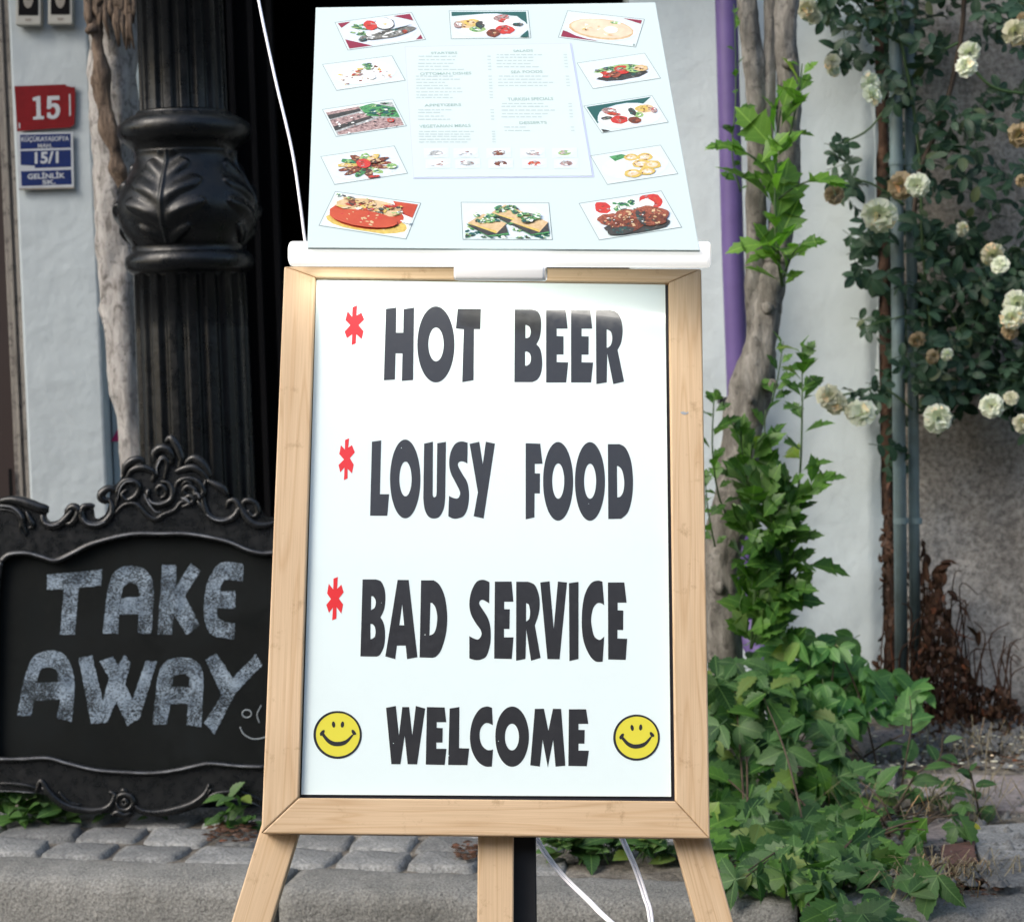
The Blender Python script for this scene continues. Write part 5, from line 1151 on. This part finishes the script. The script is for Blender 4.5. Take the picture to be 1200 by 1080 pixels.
# slender stems reaching right
for lab, pts, Y in (('thin plant with serrated leaves leaning right over the slabs', [(1035, 975), (1060, 930), (1075, 905), (1100, 890), (1105, 860)], 4.1), ('thin plant with dark leaves standing right above the yellow seedling', [(1150, 965), (1145, 940), (1140, 915), (1135, 900)], 4.1), ('thin upright plant with three green leaves in front of the slabs', [(1052, 960), (1060, 900), (1068, 850), (1066, 815)], 4.2)):
    sp_ = thing('sprig', lab, 'plant', at(*pts[0], Y), 'thin plants on the slabs'); i2 = shoot(sp_, pts, [Y] * len(pts), 0.0028, bush1, 9, .055, rr, 'brownstem', 1.0, .5); place(sp_, bush1, i2, mat=M['bush'])

# ---- climbing rose
rose = thing('climbing_rose', 'climbing rose with dark leaves and white to faded tan blooms on cement wall', 'rose', (X(1090, 850, 5.2), 5.2, .13))
roseM = variants(sm, M['roseleaf'], 'leaf', 5, 4)
regs = [([(955, -40), (1120, -40), (1110, 40), (1085, 100), (1060, 130), (1020, 95), (990, 50), (955, 15)], 85), ([(1040, 80), (1095, 110), (1110, 180), (1090, 240), (1060, 270), (1040, 240), (1055, 180)], 30),
        ([(1003, 265), (1035, 250), (1065, 280), (1065, 430), (1040, 480), (1030, 420), (1040, 360), (1005, 320)], 42), ([(1065, 250), (1130, 270), (1230, 320), (1230, 470), (1160, 470), (1130, 430), (1095, 460), (1065, 420)], 215),
        ([(1100, 90), (1230, 90), (1230, 330), (1130, 310), (1090, 230)], 55), ([(1130, -40), (1230, -40), (1230, 70), (1150, 60)], 34), ([(1075, 430), (1130, 440), (1120, 500), (1085, 480)], 34), ([(1030, 490), (1060, 480), (1062, 560), (1045, 545)], 7),
        ([(970, 165), (1010, 165), (1010, 185), (985, 195)], 6), ([(978, 200), (1012, 215), (1010, 245), (985, 235)], 7), ([(985, 45), (1000, 75), (985, 80)], 5), ([(1000, 375), (1030, 368), (1025, 385)], 2), ([(990, 450), (1030, 445), (1040, 470), (1000, 470)], 8), ([(1160, 470), (1230, 440), (1230, 520), (1190, 500)], 14)]
its = []
for P, n in regs:
    x0, x1 = min(p[0] for p in P), max(p[0] for p in P); y0, y1 = min(p[1] for p in P), max(p[1] for p in P); c = 0
    while c < n:
        x, y = rr.uniform(x0, x1), rr.uniform(y0, y1)
        if inpoly(x, y, P): its.append(rleaf(rr, at(x, y, rr.uniform(5.17, 5.26) if 1036 < x < 1080 and y > 120 and rr.random() < .75 else rr.uniform(5.02, 5.24)), rr.uniform(.075, .125), .9, .5)); c += 1
its.sort(key=lambda i: i[0].y); place(rose, roseM, its, mat=M['roseleaf'])
for pts, r in (([(1130, -40), (1128, 30), (1115, 100), (1095, 160), (1078, 200), (1070, 260)], .007), ([(1098, 480), (1095, 420), (1082, 300), (1074, 150), (1040, -30)], .0045), ([(1085, 430), (1130, 380), (1180, 350), (1230, 340)], .005), ([(1070, 480), (1035, 455), (1000, 460), (980, 465)], .003),
               ([(1060, 240), (1020, 215), (985, 210)], .003), ([(1055, 100), (1020, 150), (980, 170)], .003), ([(1078, 320), (1110, 360), (1130, 400)], .004), ([(1090, 470), (1150, 440), (1200, 450)], .004), ([(1125, 60), (1160, 100), (1200, 110)], .004), ([(1060, 370), (1030, 378), (1008, 385)], .002), ([(1125, 50), (1080, 60), (990, 15)], .004)):
    P = spline([at(x, y, 5.12) for x, y in pts], 6); mb = MB(); mb.tube(P, r, 7, jit=.2); mb.build('cane', M['brownstem' if r > .006 else 'stem'], rose, True)
def bloom(mat, seed):
    rr = random.Random(seed); V = []; Fc = []
    for ring, (n, rad, lift, ln) in enumerate(((3, .12, .62, .45), (5, .25, .5, .55), (6, .4, .36, .6), (8, .55, .2, .66), (9, .62, .05, .62))):
        for k in range(n):
            a = 2 * math.pi * k / n + ring * .7 + rr.uniform(-.2, .2); t = rr.uniform(.85, 1.15); b = len(V)
            for j in range(4):
                for i in range(4):
                    u = (i / 3 - .5) * 2; v = j / 3
                    wd = math.sin(min(1, v * .8 + .25) * math.pi * .62) * .34 * t
                    rr_ = rad * .4 + v * ln * (.35 + .16 * ring) * t; z = lift * .55 * (v ** .8) + .12 * u * u - (.22 * v * v if ring > 2 else 0) + .1 + .04 * rr.uniform(-1, 1)
                    V.append((math.cos(a) * rr_ - math.sin(a) * u * wd, math.sin(a) * rr_ + math.cos(a) * u * wd, z))
            for j in range(3):
                for i in range(3): Fc.append((b + j*4+i, b + j*4+i+1, b + (j+1)*4+i+1, b + (j+1)*4+i))
    me = bpy.data.meshes.new('rose_bloom'); me.from_pydata(V, [], Fc); me.materials.append(mat); me.polygons.foreach_set('use_smooth', [True] * len(Fc)); return me
BL = {k: [bloom(M[k], s) for s in (1, 2)] for k in ('rosewhite', 'rosecream', 'rosetan', 'rosepink')}
W_, C_, T_, P_ = 'rosewhite', 'rosecream', 'rosetan', 'rosepink'
for x, y, r, k in ((1020, 97, 12, W_), (1022, 112, 12, W_), (1031, 252, 19, W_), (1056, 218, 15, T_), (1075, 217, 13, W_), (1136, 62, 12, W_), (1132, 78, 11, W_), (975, 72, 9, C_), (977, 82, 7, W_), (946, 10, 11, C_), (955, 20, 8, C_), (978, 228, 11, T_), (1190, 38, 14, C_), (1200, 28, 12, T_),
                   (1128, 268, 8, C_), (1163, 298, 13, C_), (1172, 310, 10, W_), (1192, 355, 15, W_), (1186, 372, 13, W_), (1184, 388, 9, T_), (1075, 398, 9, T_), (1093, 418, 8, T_), (1110, 415, 7, W_), (972, 465, 14, C_), (980, 472, 12, C_), (1010, 484, 15, W_), (1000, 482, 10, C_), (1099, 490, 16, W_), (1162, 476, 13, W_), (1185, 466, 8, C_), (1197, 496, 10, C_), (1196, 158, 13, T_), (1198, 212, 7, T_)):
    n_ = Vector((rr.uniform(-.6, .6), -1, rr.uniform(-.5, .5))); q = n_.to_track_quat('Z', 'Y') @ qz(rr.uniform(0, 6)); piece('rose_bloom', rr.choice(BL[k]), rose, at(x, y, rr.uniform(4.9, 4.97)), q, (r * 4.94 / F * 1.25,) * 3)

# ---- dry brown plants at the wall foot
dryM = variants(sm, M['dryleaf'], 'leaf', 1)
for lab, reg, n, Ysd in (('dead brown shrub at the foot of the rough cement wall', [(1084, 730), (1092, 670), (1100, 660), (1108, 715), (1128, 765), (1145, 805), (1180, 805), (1200, 838), (1215, 870), (1070, 880), (1066, 820), (1078, 765)], 1700, (4.98, 5.22)),
                         ('withered brown creeper clinging beside the grey pipes', [(1030, 640), (1042, 560), (1050, 640), (1062, 660), (1078, 640), (1085, 700), (1078, 830), (1030, 850), (1020, 800), (1034, 740)], 420, (5.20, 5.27))):
    dr = thing('dead_shrub', lab, 'dead plant', atz(1110 if n > 1200 else 1050, 868, .13), 'dry brown plants'); mb = MB(); ms = MB(); c = 0
    xs_ = [p[0] for p in reg]; ys_ = [p[1] for p in reg]
    while c < n:
        x, y = rr.uniform(min(xs_), max(xs_)), rr.uniform(min(ys_), max(ys_))
        if not inpoly(x, y, reg): continue
        c += 1; l = rleaf(rr, at(x, y, rr.uniform(*Ysd)), rr.uniform(.010, .028), .3, .4, Vector((0, 0, -.5))); me = rr.choice(dryM)
        mb.add([l[1] @ (v.co * l[2]) + l[0] for v in me.vertices], [tuple(p.vertices) for p in me.polygons])
    mb.build('dry_leaves', M['dryleaf'], dr, True)['kind'] = 'stuff'
    for k in range(60 if n > 1200 else 16):
        x = rr.uniform(1070, 1200) if n > 1200 else rr.uniform(1030, 1078); y = rr.uniform(680, 800)
        if n > 1200 and y < 740 and x > 1150: continue
        P = spline([at(1110 + (x - 1110) * .8, 872, 5.15), at(x + rr.uniform(-6, 6), (872 + y) / 2, 5.12), at(x + rr.uniform(-10, 14), y, 5.12), at(x + rr.uniform(-5, 25), y + rr.uniform(-25, 15), 5.1)], 5)
        ms.tube(P, [.0035 * (1 - .7 * q / len(P)) for q in range(len(P))], 5)
    ms.build('twigs', M['dryleaf'], dr, True)['kind'] = 'stuff'
hs = thing('hanging_stalk', 'dry brown stalk with hanging seed pods against the cement wall', 'dead plant', at(1100, 745, 5.18), 'dry brown plants')
for pts in ([(1088, 760), (1082, 700), (1084, 650), (1080, 630)], [(1095, 760), (1098, 700), (1110, 665), (1122, 660)], [(1100, 740), (1120, 705), (1135, 720), (1150, 770)]):
    it = shoot(hs, pts, [5.16] * len(pts), .002, dryM, 9, .045, rr, 'brownstem', .5, -.9); place(hs, dryM, it, mat=M['dryleaf'])

# ---- weeds along the chalkboard and the kerb
weedM = variants(ov, M['weed'], 'leaf', 1)
def weed(label, x0, x1, y, n, size, h=.05, Y=None, mat='weed', meshes=None, name='weed'):
    wd_ = thing(name, label, 'weed', atz((x0 + x1) / 2, y, .13), 'weeds'); its = []
    for k in range(n):
        p = atz(rr.uniform(x0, x1), y + rr.uniform(-5, 5), .13); p.z += rr.uniform(.005, h)
        its.append((p, orient(Vector((rr.uniform(-1, 1), rr.uniform(-1, .3), rr.uniform(-.1, .7))), Vector((rr.uniform(-.4, .4), -.4, 1))), size * rr.uniform(.6, 1.2)))
    place(wd_, meshes or weedM, its, mat=M[mat]); return wd_
weed('green weed clump at the lower left corner of the chalkboard', -15, 48, 965, 46, .06, .07)
weed('green weed under the chalkboard left of its bottom rosette', 45, 82, 962, 26, .06, .06)
weed('small weed below the bottom rosette of the chalkboard', 100, 125, 958, 9, .04, .03)
weed('small weed touching the chalkboard right of the rosette', 168, 190, 958, 9, .04, .04)
weed('weed with brown litter on the cobbles beside the left wooden leg', 248, 292, 968, 22, .05, .07)
weed('weed behind the black post under the poster', 635, 672, 1004, 24, .055, .05)
weed('broad leaved weed below the middle of the poster', 672, 725, 1004, 34, .06, .06)
weed('weed at the kerb between white cable and right wooden leg', 735, 800, 1006, 34, .055, .05)
def tuft(label, cx, cy, n, length, mat, spread, name='grass_tuft', z=.13, cat='grass'):
    mb = MB(); o3 = atz(cx, cy, z)
    for k in range(n):
        p = o3 + Vector((rr.gauss(0, spread), rr.gauss(0, spread * .6), 0)); a = rr.uniform(0, 6.28); l = length * rr.uniform(.5, 1.2)
        q = p + Vector((math.cos(a) * l * .5, math.sin(a) * l * .4, l * .55)); e = q + Vector((math.cos(a) * l * .5, math.sin(a) * l * .3, -l * rr.uniform(-.1, .5)))
        w2 = Vector((-math.sin(a), math.cos(a), 0)) * .0011
        mb.add([p - w2, p + w2, q + w2 * .8, q - w2 * .8, e], [(0, 1, 2, 3), (3, 2, 4)])
    tag(mb.build(name, M[mat], None, org=o3), label, cat, 'grass tufts', 'stuff')
tuft('green grass blades at the kerb under the poster', 700, 1000, 110, .09, 'weed', .05)
tuft('green grass blades at the kerb left of the right wooden leg', 770, 1003, 60, .07, 'weed', .04)
tuft('dry straw lying on the ground at right edge', 1120, 955, 150, .16, 'straw', .12)
tuft('dry straw heap below the broken red brick', 1130, 1030, 120, .09, 'straw', .06)
tuft('dry straw under the dead shrub at the right', 1160, 885, 120, .12, 'straw', .14)
tuft('dry straw by the kerb edge beside the bush', 1085, 1050, 70, .09, 'straw', .05)
# litter, grit, small stones
def litter(name, label, boxes, mat, smin, smax, cat='litter', z=.14, flat=.4):
    mb = MB()
    for x0, x1, y0, y1, n in boxes:
        for k in range(n):
            p = atz(rr.uniform(x0, x1), rr.uniform(y0, y1), z); s = rr.uniform(smin, smax)
            V = [p + Vector((rr.uniform(.6, 1) * s * math.cos(a), rr.uniform(.6, 1) * s * math.sin(a), 0)) for a in [2 * math.pi * q / 6 for q in range(6)]]
            top = p + Vector((0, 0, s * flat)); mb.add(V + [top], [(q, (q + 1) % 6, 6) for q in range(6)])
    tag(mb.build(name, mat, None, org=atz(boxes[0][0], boxes[0][2], .13)), label, cat, None, 'stuff')
litter('gravel', 'small pale stones and grit strewn over the soil at right', [(985, 1215, 845, 900, 240), (900, 1215, 930, 1040, 300), (1080, 1215, 845, 880, 160)], M['cobble'], .004, .018, 'gravel', .146, .8)
litter('leaf_litter', 'brown leaf litter caught between cobbles and bushes', [(240, 300, 962, 985, 120), (1060, 1215, 840, 900, 260), (1080, 1180, 1010, 1050, 120), (530, 560, 985, 1006, 60), (850, 1100, 960, 1040, 200)], M['dryleaf'], .003, .012, 'litter', .142, .3)
litter('fallen_petals', 'white fallen rose petals on the ground below the wall', [(1000, 1200, 855, 900, 40), (990, 1090, 880, 900, 10)], M['rosecream'], .005, .011, 'petals', .156, .3)
